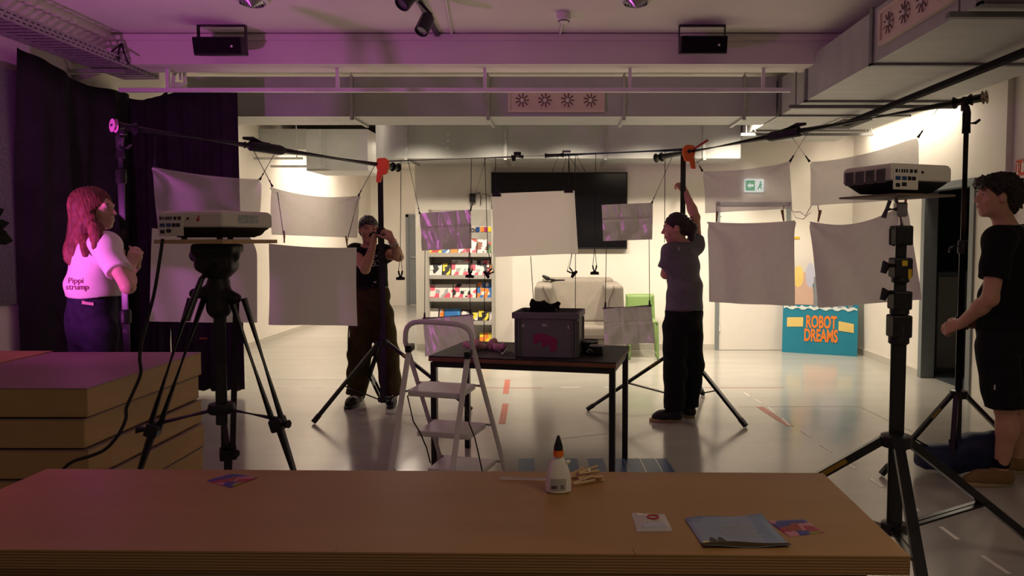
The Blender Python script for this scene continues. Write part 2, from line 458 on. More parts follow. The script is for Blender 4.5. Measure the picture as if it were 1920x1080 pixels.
    def build(s, name, material, parent=None, label=None):
        vs, fs = s.mesh()
        me = bpy.data.meshes.new(name); o = bpy.data.objects.new(name, me); COL.objects.link(o)
        if parent is None:
            base = np.array([(vs[:, 0].min()+vs[:, 0].max())/2, (vs[:, 1].min()+vs[:, 1].max())/2, vs[:, 2].min()]); o.location = base
        else: base = ORG[parent.name]; o.parent = parent
        ORG[o.name] = base
        me.vertices.add(len(vs)); me.vertices.foreach_set('co', (vs-base).ravel())
        me.loops.add(len(fs)*4); me.loops.foreach_set('vertex_index', fs.ravel())
        me.polygons.add(len(fs)); me.polygons.foreach_set('loop_start', np.arange(len(fs))*4)
        me.polygons.foreach_set('use_smooth', np.ones(len(fs), bool))
        me.update(); me.validate()
        me.materials.append(MATS[material])
        s.bvh = BVHTree.FromPolygons([tuple(x) for x in vs], [tuple(int(i) for i in x) for x in fs]) if s.post == 'never' or getattr(s, 'want_bvh', False) else None
        return o
def folds(amp, fx, fz, ph=0.0):
    def f(p):
        return amp*(np.sin(p[:, 0]*fx+p[:, 2]*fz*0.6+2.1*np.sin(p[:, 2]*fz*0.45+ph)+ph)*0.6+np.sin(p[:, 2]*fz+p[:, 1]*fx*0.8+1.5*np.sin(p[:, 0]*fx*0.5+ph))*0.5)
    return f

# ================================================================== THE ROOM
XL, XR, YB, YE, ZC = -4.16, 3.78, 9.40, 15.7, 3.20
XC = -1.91            # left end of the back wall, corridor beyond
fl = struct(MB().box(((XL+5.6)/2, 7.0, -0.05), (5.6-XL, 18.2, 0.10)).build('floor', 'floor'))
struct(MB().box(((XL+5.6)/2, 7.0, ZC+0.05), (5.6-XL, 18.2, 0.10)).build('ceiling', 'ceiling'))
struct(MB().box((XL-0.06, 7.0, ZC/2), (0.12, 18.2, ZC)).build('wall_left', 'wall'))
struct(MB().box(((XC+XR)/2, YB+0.1, ZC/2), (XR-XC, 0.2, ZC)).build('wall_back', 'wall'))
struct(MB().box((XC-0.0+0.1, (YB+0.2+YE)/2, ZC/2), (0.2, YE-YB-0.2, ZC)).build('wall_corridor', 'wall'))
struct(MB().box(((XL+XC)/2, YE+0.06, ZC/2), (XC-XL, 0.12, ZC)).build('wall_end', 'wall'))
# right wall with a doorway
DY0, DY1, DZ = 6.60, 7.56, 2.02
wr = MB(); wr.box((XR+0.05, (DY1+YB+0.2)/2, ZC/2), (0.1, YB+0.2-DY1, ZC)); wr.box((XR+0.05, (DY0+6.18)/2, ZC/2), (0.1, DY0-6.18, ZC))
wr.box((XR+0.05, (DY0+DY1)/2, (DZ+ZC)/2), (0.1, DY1-DY0, ZC-DZ)); wr.box((XR+0.16, 2.0, ZC/2), (0.2, 8.36, ZC))
struct(wr.build('wall_right', 'wall'))
def door_frame(mb, x, y0, y1, zt, w=0.07, t=0.05):
    mb.box((x, y0+w/2, zt/2), (t, w, zt)); mb.box((x, y1-w/2, zt/2), (t, w, zt)); mb.box((x, (y0+y1)/2, zt-w/2), (t, y1-y0, w))
# doorway in the right wall: grey frame, dark room behind, a half open leaf
d2 = struct(MB().box((XR+0.05, DY1-0.035, DZ/2), (0.14, 0.07, DZ)).box((XR+0.05, DY0+0.035, DZ/2), (0.14, 0.07, DZ)).box((XR+0.05, (DY0+DY1)/2, DZ-0.035), (0.14, DY1-DY0-0.14, 0.07)).build('door_1', 'grey_frame'))
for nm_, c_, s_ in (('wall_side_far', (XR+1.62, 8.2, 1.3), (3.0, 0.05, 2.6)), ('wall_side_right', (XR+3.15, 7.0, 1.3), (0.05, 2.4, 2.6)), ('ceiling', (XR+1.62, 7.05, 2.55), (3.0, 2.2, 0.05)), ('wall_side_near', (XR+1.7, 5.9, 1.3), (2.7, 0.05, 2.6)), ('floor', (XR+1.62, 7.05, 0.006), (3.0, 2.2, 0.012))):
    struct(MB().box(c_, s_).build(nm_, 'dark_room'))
lf = MB().box((XR+0.62, 7.98, 0.55), (0.62, 0.32, 1.10)); o = lf.build('cabinet', 'grey_frame', bev=0.006); tag(o, 'low grey cabinet just inside the dark doorway', 'cabinet')
MB().box((XR+0.45, 7.815, 0.55), (0.27, 0.012, 1.0)).build('cabinet_door', 'shelf', o, bev=0.003)
MB().box((XR+0.78, 7.815, 0.55), (0.27, 0.012, 1.0)).build('cabinet_door', 'shelf', o, bev=0.003)
# white door in the back wall
bx0, bx1 = P(1340, 600, YB).x, P(1478, 600, YB).x; bz = P(1400, 379, YB).z
fr = MB(); fr.box((bx0+0.025, YB-0.015, bz/2), (0.05, 0.05, bz)); fr.box((bx1-0.025, YB-0.015, bz/2), (0.05, 0.05, bz)); fr.box(((bx0+bx1)/2, YB-0.015, bz-0.025), (bx1-bx0, 0.05, 0.05))
d3 = struct(fr.build('door_2', 'grey_frame'))
MB().box(((bx0+bx1)/2, YB-0.008, (bz-0.05)/2), (bx1-bx0-0.1, 0.03, bz-0.06)).build('door_leaf', 'door_white', d3)
for k in (0.25, 0.75, 1.25, 1.75): MB().tube([(bx0+0.055, YB-0.03, k), (bx0+0.055, YB-0.03, k+0.12)], 0.012, 8).build('hinge', 'white_paint', d3)
hd = MB().box((bx1-0.11, YB-0.03, 1.04), (0.035, 0.015, 0.16)).tube([(bx1-0.11, YB-0.03, 1.07), (bx1-0.11, YB-0.07, 1.07), (bx1-0.22, YB-0.07, 1.07)], 0.009, 8).build('handle', 'chrome', d3)
# grey door at the end of the corridor
gx0, gx1 = P(762, 500, YE-0.02).x, XC-0.0; gz = P(770, 402, YE).z
d4 = struct(MB().box((gx0+0.03, YE-0.02, gz/2), (0.06, 0.06, gz)).box(((gx0+gx1)/2, YE-0.02, gz-0.03), (gx1-gx0, 0.06, 0.06)).build('door_3', 'grey_frame'))
MB().box(((gx0+gx1)/2+0.03, YE-0.012, gz/2), (gx1-gx0-0.06, 0.03, gz-0.06)).build('door_leaf', 'grey_frame', d4)
MB().tube([(gx0+0.13, YE-0.03, 1.05), (gx0+0.13, YE-0.09, 1.05), (gx0+0.27, YE-0.09, 1.05)], 0.012, 8).build('handle', 'chrome', d4)
# skirting
struct(MB().box((XL+0.008, (6.75+YE)/2, 0.04), (0.016, YE-6.75, 0.08)).build('baseboard_left', 'base'))
struct(MB().box(((XC+bx0)/2, YB-0.008, 0.04), (bx0-XC, 0.016, 0.08)).build('baseboard_back', 'base'))
struct(MB().box((XR-0.008, (DY1+YB)/2, 0.04), (0.016, YB-DY1, 0.08)).build('baseboard_right', 'base'))
# beam across the ceiling, small moulding at its top, ceiling boxing along the left wall
BY0, BY1 = 6.20, 6.52
zb = P(900, 120, BY0).z
bm_ = struct(MB().box((0.7, (BY0+BY1)/2, (zb+ZC)/2), (9.7, BY1-BY0, ZC-zb)).build('trim_1', 'ceiling'))
struct(MB().box((0.7, BY0-0.012, ZC-0.035), (9.7, 0.024, 0.05)).build('trim_2', 'ceiling'))
struct(MB().box((XL+0.15, 2.4, ZC-0.10), (0.30, 7.7, 0.20)).box((XL+0.33, 2.4, ZC-0.03), (0.06, 7.7, 0.06)).build('trim_3', 'ceiling'))
# end of the corridor: lower ceiling over the corridor
struct(MB().box(((XL+XC)/2, 13.2, 2.98), (XC-XL, 4.9, 0.06)).build('trim_4', 'ceiling'))
# floor marks (tape stuck on the floor) and welded seams
def strip(p, q, w, m, name='tape_strip'):
    p, q = V(p), V(q); d = (q-p); n = V((-d.y, d.x, 0)).normalized()*w/2
    mb = MB(); t = 0.0012 if name == 'tape_strip' else 0.0006
    mb.prism([(0, 0), (1, 0), (1, 1), (0, 1)], p-n+V((0, 0, 0.0003)), d, n*2, t); return mb.build(name, m, fl)
for a, b in (((900, 727), (1017, 727.6)), ((1315, 727), (1470, 727))): strip(F(*a), F(*b), 0.012, 'tape_red')
for a, b in (((952, 712), (948, 738)), ((948, 757), (941, 795))): strip(F(*a), F(*b), 0.055, 'tape_red')
for a, b in (((1425, 763), (1446, 777)), ((1447, 778), (1482, 799))): strip(F(*a), F(*b), 0.06, 'tape_red')
for x in (523, 583, 640, 1070, 1150, 1225): strip(F(x-18, 726.5), F(x+18, 726.5), 0.02, 'tape_white')
for a, b in (((1395, 736), (1406, 744)), ((1416, 749), (1429, 757)), ((1440, 763), (1454, 775)), ((1466, 784), (1482, 799)), ((1502, 808), (1520, 820)), ((1538, 834), (1559, 847)), ((1588, 868), (1604, 879)), ((1632, 898), (1655, 914)), ((1697, 940), (1721, 958)), ((1764, 988), (1796, 1012)), ((1841, 1042), (1892, 1076))):
    strip(F(*a), F(*b), 0.022, 'tape_white')
yb0 = F(1000, 860).y
for x0, x1 in ((973, 1002), (1059, 1082), (1101, 1131), (1141, 1168), (1170, 1199), (1201, 1228), (1230, 1250)):
    a, b = F(x0, 861), F(x1, 861); strip(((a.x+b.x)/2, yb0, 0), ((a.x+b.x)/2+0.02, yb0-0.42, 0), b.x-a.x, 'tape_blue')
strip(F(1385, 763), F(1610, 762), 0.006, 'seam', 'floor_seam'); strip(F(1610, 762), F(1715, 812), 0.006, 'seam', 'floor_seam')
strip(F(470, 712), F(640, 712), 0.006, 'seam', 'floor_seam'); strip(F(1030, 825), F(1150, 812), 0.005, 'seam', 'floor_seam')

# ------------------------------------------------------------------ felt panel, curtains
o = MB().box((XL+0.022, 4.35, (0.97+2.72)/2), (0.04, 2.5, 1.75)).build('acoustic_panel', 'felt', bev=0.004)
tag(o, 'grey felt acoustic panel on the left wall', 'panel')
def curtain(name, pts, ztop, zbot, amp, freq, label, n=160, phase=0.0, edge=0.0):
    """hanging cloth along a poly-line; ztop is a function of arc parameter"""
    L = [0]
    for i in range(1, len(pts)): L.append(L[-1]+(V(pts[i])-V(pts[i-1])).length)
    mb = MB(); rows = 14; vs = []
    for i in range(n+1):
        u = i/n; s = u*L[-1]; k = 0
        while k < len(L)-2 and s > L[k+1]: k += 1
        a, b = V(pts[k]), V(pts[k+1]); p = a.lerp(b, (s-L[k])/(L[k+1]-L[k])); d = (b-a).normalized(); nn = V((-d.y, d.x, 0))
        for j in range(rows+1):
            v = j/rows; z = ztop(u)*(1-v)+zbot(u)*v
            if edge and u > 0.88: sh_ = edge*max(0, (v-0.55)/0.45)*(u-0.88)/0.12
            else: sh_ = 0.0
            off = amp*(0.45+0.55*min(1, v*3))*(math.sin(s*freq+phase+0.5*math.sin(v*3+s*4))+0.5*math.sin(s*freq*2.3+1+v*1.5)+0.35*math.sin(s*freq*0.4+v*2))
            vs.append((p.x+nn.x*off-sh_, p.y+nn.y*off, z))
    fs = [(i*(rows+1)+j, (i+1)*(rows+1)+j, (i+1)*(rows+1)+j+1, i*(rows+1)+j+1) for i in range(n) for j in range(rows)]
    mb._add(vs, fs); o = mb.build(name, 'velvet', None, smooth=True, angle=180)
    m = o.modifiers.new('thick', 'SOLIDIFY'); m.thickness = 0.004
    return tag(o, label, 'curtain')
curtain('curtain', [(XL+0.15, 5.42, 0), (XL+0.17, 6.72, 0)], lambda u: float(np.interp(u, [0, .26, .56, .94, 1], [2.88, 2.82, 2.755, 2.79, 2.79])), lambda u: 0.03, 0.055, 10, 'black curtain with purple-lit folds hanging along the left wall', phase=1.2)
cx1 = P(457, 500, 6.72).x; xg = P(321, 620, 6.72).x
curtain('curtain', [(XL+0.03, 6.76, 0), (xg+0.02, 6.74, 0)], lambda u: 2.80-0.06*math.sin(u*math.pi)+0.02*u, lambda u: 0.05, 0.022, 34, 'black curtain behind the girl, left of the bright slit', edge=0.09)
curtain('curtain', [(xg+0.008, 6.68, 0), (cx1, 6.68, 0)], lambda u: 2.77+0.05*min(1, u*4), lambda u: 0.045+0.008*math.sin(u*40), 0.020, 38, 'black curtain beside the corridor opening, hem just above floor', phase=2.0)

# ------------------------------------------------------------------ suspended pipe with hangers
zp = P(900, 169, 6.36).z
x0, x1 = P(224, 169, 6.36).x, P(1482, 172, 6.36).x
rp = thing('ceiling_rail', (0, 6.36, zp), 'long white rail hung below the beam across the room', 'rail')
MB().box(((x0+x1)/2, 6.36, zp), (x1-x0, 0.035, 0.036)).build('rail', 'white_paint', rp, bev=0.003)
for x in (315, 633, 909, 1181, 1431):
    X = P(x, 150, 6.36).x; MB().box((X, 6.36, (zp+zb)/2+0.008), (0.028, 0.028, zb-zp-0.02)).build('hanger', 'white_paint', rp); 

# ------------------------------------------------------------------ ducts
DZ0, DZ1 = 2.67, 3.03
def swirl_diffuser(parent, c, ux, uy, L, H):
    """plate with four swirl vents, ux along length, uy up; faces ux x uy"""
    ux, uy = V(ux).normalized(), V(uy).normalized(); nn = ux.cross(uy)
    R = Matrix((ux, uy, nn)).transposed()
    d = MB().box(V(c)+nn*0.012, (L, H, 0.024), R).build('diffuser', 'beige', parent, bev=0.004)
    fr_ = MB()
    for s in (-1, 1):
        fr_.box(V(c)+nn*0.02+uy*(s*(H/2-0.012)), (L, 0.024, 0.035), R); fr_.box(V(c)+nn*0.02+ux*(s*(L/2-0.012)), (0.024, H-0.05, 0.035), R)
    fr_.build('diffuser_frame', 'beige', d)
    for k in range(4):
        cc = V(c)+ux*((k-1.5)*L*0.236)+nn*0.026
        mb = MB(); mb.mi = 0; mb.lathe([(0.085*H/0.3, 0.0), (0.085*H/0.3, 0.003)], cc, nn, 20)
        mb.mi = 1
        for q in range(9):
            a = q*2*math.pi/9; e = ux*math.cos(a)+uy*math.sin(a); e2 = nn.cross(e)
            Rr = Matrix((e, (e2+nn*0.5).normalized(), e.cross((e2+nn*0.5).normalized()))).transposed()
            mb.box(cc+e*0.058*H/0.3+nn*0.004, (0.062*H/0.3, 0.016*H/0.3, 0.006), Rr)
        mb.mi = 2; mb.lathe([(0.022*H/0.3, 0), (0.022*H/0.3, 0.012), (0.012*H/0.3, 0.016)], cc, nn, 12)
        mb.build('swirl_vent', ['beige', 'beige_dark', 'white_paint'], d)
# right-hand duct, running into depth
dx0, dx1 = 2.14, 3.39
rd = thing('ventilation_duct', ((dx0+dx1)/2, 4.2, DZ0), 'wide galvanised duct running along the right side of the ceiling', 'duct')
ys = [-0.6, 1.0, 2.4, 3.74, 5.04, 6.38, 7.12, 8.1, 9.05]
for i in range(len(ys)-1):
    MB().box(((dx0+dx1)/2, (ys[i]+ys[i+1])/2, (DZ0+DZ1)/2), (dx1-dx0, ys[i+1]-ys[i]-0.004, DZ1-DZ0)).build('duct_section', 'steel', rd)
for y in ys[1:-1]:
    fm = MB(); t = 0.016
    fm.box((dx0-t/2, y, (DZ0+DZ1)/2), (t, 0.045, DZ1-DZ0+2*t)); fm.box(((dx0+dx1)/2, y, DZ0-t/2), (dx1-dx0+2*t, 0.045, t)); fm.box((dx1+t/2, y, (DZ0+DZ1)/2), (t, 0.045, DZ1-DZ0+2*t))
    fm.build('flange', 'steel_dark', rd)
for y in (3.74, 6.38, 8.1):
    hb = MB().box(((dx0+dx1)/2, y+0.10, DZ0-0.035), (dx1-dx0+0.24, 0.04, 0.03))
    hb.tube([(dx0-0.06, y+0.1, DZ0-0.05), (dx0-0.06, y+0.1, ZC)], 0.006, 6); hb.tube([(dx1+0.1, y+0.1, DZ0-0.05), (dx1+0.1, y+0.1, ZC)], 0.006, 6)
    hb.build('hanger', 'steel_dark', rd)
swirl_diffuser(rd, (dx0-0.001, 4.41, 2.86), (0, -1, 0), (0, 0, 1), 0.92, 0.225)
for y, xx in ((4.25, 3.15), (7.55, 2.95)):
    g = MB().box((xx, y, DZ0-0.008), (0.36, 0.7, 0.016)).build('grille', 'galv', rd)
    for k in range(9): MB().box((xx, y-0.28+k*0.07, DZ0-0.02), (0.30, 0.008, 0.014)).build('slat', 'steel_dark', g)
o = MB().box(((dx0+dx1)/2+0.04, 3.3, DZ0-0.075), (0.06, 7.8, 0.04)).build('cable_channel', 'black_cloth', bev=0.004)
tag(o, 'long black channel under the right-hand duct', 'channel')
# front transverse duct
dY0, dY1 = 7.20, 7.74
xa, xb = P(350, 190, dY0).x, dx0
ft = thing('ventilation_duct', ((xa+xb)/2, dY0, DZ0), 'galvanised duct crossing the room behind the white rail', 'duct')
xs = [xa, P(660, 190, dY0).x, P(915, 190, dY0).x, P(1170, 190, dY0).x, P(1395, 190, dY0).x, xb-0.02]
for i in range(5):
    MB().box(((xs[i]+xs[i+1])/2, (dY0+dY1)/2, (DZ0+DZ1+0.03)/2), (xs[i+1]-xs[i]-0.004, dY1-dY0, DZ1+0.03-DZ0)).build('duct_section', 'steel', ft)
for x in xs[1:5]:
    h = MB().box((x, dY0-0.012, (DZ0+DZ1)/2), (0.03, 0.024, DZ1-DZ0+0.08)); h.box((x, (dY0+dY1)/2, DZ0-0.012), (0.03, dY1-dY0+0.05, 0.024)); h.tube([(x, dY0-0.02, DZ1), (x, dY0-0.02, ZC)], 0.006, 6)
    h.build('hanger', 'galv', ft)
cd = P(1043, 189, dY0)
swirl_diffuser(ft, (cd.x, dY0-0.001, cd.z), (1, 0, 0), (0, 0, 1), 178*dY0/FPX, 43*dY0/FPX)
# rear duct, lower, with a rounded bend at its left end
rY0, rY1 = 8.62, 9.30
rz0 = P(900, 297, rY0).z; rz1 = 3.0
rx0 = P(692, 260, rY0).x
rt = thing('ventilation_duct', (rx0, rY0, rz0), 'lower galvanised duct with rounded bend along the back wall', 'duct')
pts = [(0, 0.0)]
outl = [(2.12, rY0), (rx0+0.35, rY0)]+[(rx0+0.35-0.35*math.sin(a), rY0+0.35-0.35*math.cos(a)) for a in [math.radians(15*i) for i in range(1, 7)]]+[(rx0, rY1), (2.12, rY1)]
MB().prism([(x, y) for x, y in outl], (0, 0, rz0), (1, 0, 0), (0, 1, 0), rz1-rz0).build('duct_section', 'steel', rt, smooth=True, angle=30)
for px in (762, 948, 1135, 1320):
    X = P(px, 260, rY0).x
    MB().box((X, rY0-0.01, (rz0+rz1)/2), (0.035, 0.02, rz1-rz0)).box((X, (rY0+rY1)/2, rz0-0.012), (0.035, rY1-rY0+0.1, 0.024)).build('hanger', 'galv', rt)
for k in range(3):
    c = P(840, 251+13*k, rY0-0.005); MB().lathe([(0.011, 0), (0.008, 0.008)], c, (0, -1, 0), 8).build('rivet', 'white_paint', rt)
# left branch deeper in the corridor
lx0, lx1 = P(470, 300, 9.9).x, P(690, 300, 9.9).x
lt = thing('ventilation_duct', (lx0, 9.9, 2.5), 'short galvanised duct branch over the corridor entrance', 'duct')
lz = P(600, 320, 9.9).z
MB().box((P(632, 300, 9.9).x, 10.3, (lz+2.95)/2), (P(690, 300, 9.9).x-P(575, 300, 9.9).x, 0.8, 2.95-lz)).build('duct_section', 'steel', lt)
MB().box((P(515, 290, 9.9).x, 10.3, 2.82), (P(572, 290, 9.9).x-P(455, 290, 9.9).x, 0.7, 0.28)).build('duct_section', 'steel', lt)
for px, py in ((515, 297), (560, 312)):
    c = P(px, py, 9.8); MB().box(c, (0.75, 0.04, 0.03)).tube([c+V((0.3, 0, 0)), c+V((0.3, 0, 0.5))], 0.008, 6).build('hanger', 'galv', lt)

# ------------------------------------------------------------------ cable tray on the left
tx0, tx1, tz = -3.98, -3.66, 2.905
ct = thing('cable_tray', ((tx0+tx1)/2, 5.0, tz), 'perforated metal cable tray below the ceiling on the left', 'cable tray')
ty0, ty1 = 2.5, 6.62
for x in (tx0, tx1):
    MB().box((x, (ty0+ty1)/2, tz+0.035), (0.004, ty1-ty0, 0.075)).build('side_rail', 'galv', ct)
sl = MB()
for k in range(74):
    y = ty0+0.03+k*0.055
    sl.box((tx1+0.0026, y, tz+0.05), (0.0015, 0.030, 0.008)); sl.box((tx1+0.0026, y+0.027, tz+0.02), (0.0015, 0.030, 0.008))
sl.build('slot', 'black_plastic', ct, kind='stuff')
for k in range(52):
    y = ty0+0.04+k*0.08
    MB().box(((tx0+tx1)/2, y, tz+0.006), (tx1-tx0-0.01, 0.020, 0.012)).build('rung', 'galv', ct)
br = MB().box((tx0+0.06, 6.15, tz-0.03), (0.46, 0.03, 0.03)).prism([(0, 0), (0.25, 0.0), (0.0, -0.07)], (XL+0.01, 6.17, tz-0.055), (1, 0, 0), (0, 0, 1), 0.006).build('bracket', 'galv', ct)
for k, (a, b, c) in enumerate([((228, 82), (215, 92), (203, 103)), ((228, 82), (222, 95), (223, 112)), ((228, 82), (233, 100), (241, 120))]):
    MB().tube([P(a[0], a[1], 6.19), P(b[0], b[1], 6.1), P(c[0], c[1], 6.0)], 0.008, 6).build('cable', 'black_plastic', ct)
for k in range(5):
    MB().tube([(tx0+0.05+k*0.055, ty0, tz+0.022), (tx0+0.06+k*0.05, 4.2, tz+0.025), (tx0+0.05+k*0.055, ty1-0.1, tz+0.022)], 0.009, 6).build('cable', 'black_plastic', ct)
# pipe elbow piece at the far end of the tray
g = P(338, 150, 7.0)
tag(MB().tube([g+V((-0.08, 0, -0.1)), g+V((-0.06, 0, 0.05)), g+V((-0.02, 0, 0.10)), g+V((0.04, 0, 0.08)), g+V((0.05, 0, -0.04))], 0.018, 8).tube([g, V((g.x, g.y, ZC))], 0.012, 8).lathe([(0.05, -0.09), (0.06, -0.05), (0.05, 0)], g+V((0.0, 0, -0.03)), (0, 0, 1), 12).build('pipe_elbow', 'white_paint', smooth=True), 'small white pipe elbow above the end of the rail', 'pipe')

# ------------------------------------------------------------------ things on the ceiling
def speaker(px0, px1, py0, py1, label, tilt):
    Y = F((px0+px1)/2, 47, ZC).y-0.10; a = P(px0, py0, Y); b = P(px1, py1, Y); c = (a+b)/2; W_, H_ = b.x-a.x, (a.z-b.z)
    t = thing('loudspeaker', (c.x, Y, b.z), label, 'speaker', 'ceiling speakers')
    R = Matrix.Rotation(math.radians(12), 3, 'X')
    prof = [(-W_/2, -0.09), (W_/2, -0.09), (W_/2, 0.04), (W_/2-0.06, 0.09), (-W_/2+0.06, 0.09), (-W_/2, 0.04)]
    m = MB(); m.prism([(x*0.96, y) for x, y in prof], V((c.x, Y+0.09, c.z)) - R @ V((0, 0, H_*0.47)), (1, 0, 0), R @ V((0, 1, 0)), H_*0.9); m.build('cabinet', 'black_plastic', t, bev=0.008)
    MB().box(V((c.x, Y+0.09, c.z))+R @ V((0, -0.094, 0)), (W_*0.92, 0.008, H_*0.74), R).build('grille', 'black_cloth', t, bev=0.003)
    MB().box(V((c.x, Y+0.09, c.z))+R @ V((W_*0.30, -0.1, -0.005)), (0.016, 0.004, 0.016), R).build('badge', 'tape_white', t)
    bk = MB(); zt = ZC-0.004
    for s in (-1, 1): bk.box((c.x+s*W_*0.475, Y+0.10, (c.z+zt)/2), (0.008, 0.04, zt-c.z))
    bk.box((c.x, Y+0.10, zt-0.004), (W_*0.95, 0.04, 0.008)); bk.build('bracket', 'black_metal', t)
speaker(358, 454, 62, 100, 'black wall speaker under the ceiling, in the purple glow', 1)
speaker(1275, 1366, 60, 97, 'black ceiling speaker near the right-hand duct', 1)
a, b = F(772, -30, ZC), F(825, 71, ZC)
tr = thing('track_light', b, 'black ceiling track with two spotlights', 'spotlight')
MB().bar(a+V((0, 0, -0.016)), b+V((0, 0, -0.016)), 0.036, 0.032).build('track', 'black_metal', tr)
def track_spot(px, py, d):
    Y = 5.15 if py > 20 else 4.6
    c = P(px, py, Y); d = V(d).normalized()
    h = MB().lathe([(0.03, -0.075), (0.048, -0.07), (0.05, 0.07), (0.044, 0.075), (0.042, 0.055)], c, d, 20).build('spot_head', 'black_metal', tr, smooth=True)
    MB().lathe([(0.041, 0.056), (0.0, 0.054)], c, d, 20).build('lens', 'chrome', h)
    top = V((a.lerp(b, (Y+0.1-a.y)/(b.y-a.y)).x, Y+0.1, ZC-0.03))
    MB().tube([c-d*0.02, c-d*0.07+V((0.02, 0.03, 0.03)), top], 0.012, 8).build('yoke', 'black_metal', tr)
    MB().box(top, (0.034, 0.12, 0.03)).build('adapter', 'black_metal', tr)
track_spot(796, 46, (-0.25, -0.55, -0.9)); track_spot(764, -4, (-0.4, -0.5, -0.75))
c = F(1057, 24, ZC)
sd = thing('smoke_detector', c, 'white smoke detector in the middle of the ceiling', 'detector')
MB().lathe([(0.055, 0), (0.058, -0.03), (0.054, -0.055), (0.03, -0.075), (0.0, -0.08)], c, (0, 0, 1), 24).build('housing', 'white_paint', sd, smooth=True)
MB().lathe([(0.045, -0.063), (0.044, -0.069)], c, (0, 0, 1), 24).build('slot_ring', 'dark_print', sd)
MB().lathe([(0.02, 0), (0.02, -0.004)], c+V((0, -0.03, 0)), (0, 0, 1), 10).build('label_dot', 'red', sd)
o = MB().tube([c+V((0, 0.05, -0.01)), V((c.x-0.03, 6.18, ZC-0.012)), V((c.x-0.03, 6.185, ZC-0.06))], 0.011, 8).build('conduit', 'white_paint'); tag(o, 'short white conduit from the smoke detector to the beam', 'conduit')
o = MB().tube([F(832, -20, ZC-0.012), F(848, 68, ZC-0.012), F(848, 68, ZC-0.012)+V((0, 0.02, -0.03))], 0.009, 8).build('conduit', 'white_paint'); tag(o, 'thin white conduit beside the black spotlight track', 'conduit')
for px, lb in ((472, 'round white ceiling lamp left of the spotlight track'), (1192, 'round white ceiling lamp right of the smoke detector')):
    c = F(px, -3, ZC); t = thing('ceiling_lamp', c, lb, 'lamp', 'round ceiling lamps')
    MB().lathe([(0.11, 0), (0.115, -0.02), (0.10, -0.03), (0.085, -0.02), (0.0, -0.015)], c, (0, 0, 1), 28).build('ring', 'white_paint', t, smooth=True)
    for k in range(4): MB().lathe([(0.09-k*0.02, -0.03-k*0.006), (0.083-k*0.02, -0.045-k*0.006), (0.080-k*0.02, -0.03-k*0.006)], c, (0, 0, 1), 28).build('louvre_ring', 'chrome', t, smooth=True)

# ------------------------------------------------------------------ on the back wall: TV, signs, adapter
a, b = P(921, 323, YB-0.06), P(1176, 467, YB-0.06)
tv = thing('television', ((a.x+b.x)/2, YB-0.03, b.z), 'large black flat screen television on the back wall', 'television')
MB().box(((a.x+b.x)/2, YB-0.035, (a.z+b.z)/2), (b.x-a.x, 0.06, a.z-b.z)).build('housing', 'black_plastic', tv, bev=0.004)
MB().box(((a.x+b.x)/2, YB-0.067, (a.z+b.z)/2+0.006), (b.x-a.x-0.03, 0.006, a.z-b.z-0.045)).build('screen', 'screen', tv)
c = P(886, 371, YB-0.03)
ad = thing('power_adapter', c, 'black plug adapter with cable on the wall above the rack', 'adapter')
MB().box(c, (0.075, 0.06, 0.11)).build('housing', 'black_plastic', ad, bev=0.006)
MB().tube([c+V((0.03, 0, 0.04)), c+V((0.09, 0, 0.07)), c+V((0.11, 0, 0.0)), c+V((0.10, 0, -0.09))], 0.006, 6).build('cable', 'black_plastic', ad)
MB().tube([c+V((0.05, 0, 0.06)), c+V((0.16, 0, 0.05)), P(921, 368, YB-0.03)], 0.004, 6).build('cable', 'black_plastic', ad)
c = P(1414, 348, YB-0.03); s = YB/FPX
es = thing('exit_sign', c, 'green and white exit sign with arrow above the white door', 'sign')
MB().box(c, (35*s, 0.04, 24*s)).build('panel', 'sign_white', es, bev=0.004)
MB().box(c+V((-8*s, -0.022, 0)), (17*s, 0.004, 19*s)).build('green_field', 'sign_green', es)
MB().prism([(-6, 0), (0, 5), (0, 2), (6, 2), (6, -2), (0, -2), (0, -5)], c+V((-8*s, -0.025, 0)), (s, 0, 0), (0, 0, s), 0.003).build('arrow', 'sign_white', es)
rm = MB().lathe([(1.7*s, -0.002), (1.7*s, 0.002)], c+V((11*s, -0.024, 6*s)), (0, -1, 0), 10)
rm.prism([(-1, 4), (2, 4), (4, 1), (2, 0), (2, -2), (4, -6), (2, -7), (0, -3), (-3, -7), (-5, -6), (-2, -1)], c+V((10*s, -0.022, 0)), (s, 0, 0), (0, 0, s), 0.004); rm.build('running_figure', 'sign_green', es)
ws = P(1313, 453, YB-0.01); o = thing('light_switch', ws, 'small wall switch right of the person in grey', 'switch')
MB().box(ws, (0.085, 0.02, 0.05)).build('plate', 'grey_frame', o, bev=0.003); MB().box(ws+V((0.02, -0.012, 0)), (0.03, 0.006, 0.03)).build('rocker', 'white_paint', o)
yt = P(1494, 446, YB-0.006); tag(MB().box(yt, (0.075, 0.006, 0.03)).build('tape_label', 'yellow', bev=0.001), 'small yellow strip on the wall between the hanging sheets', 'label')
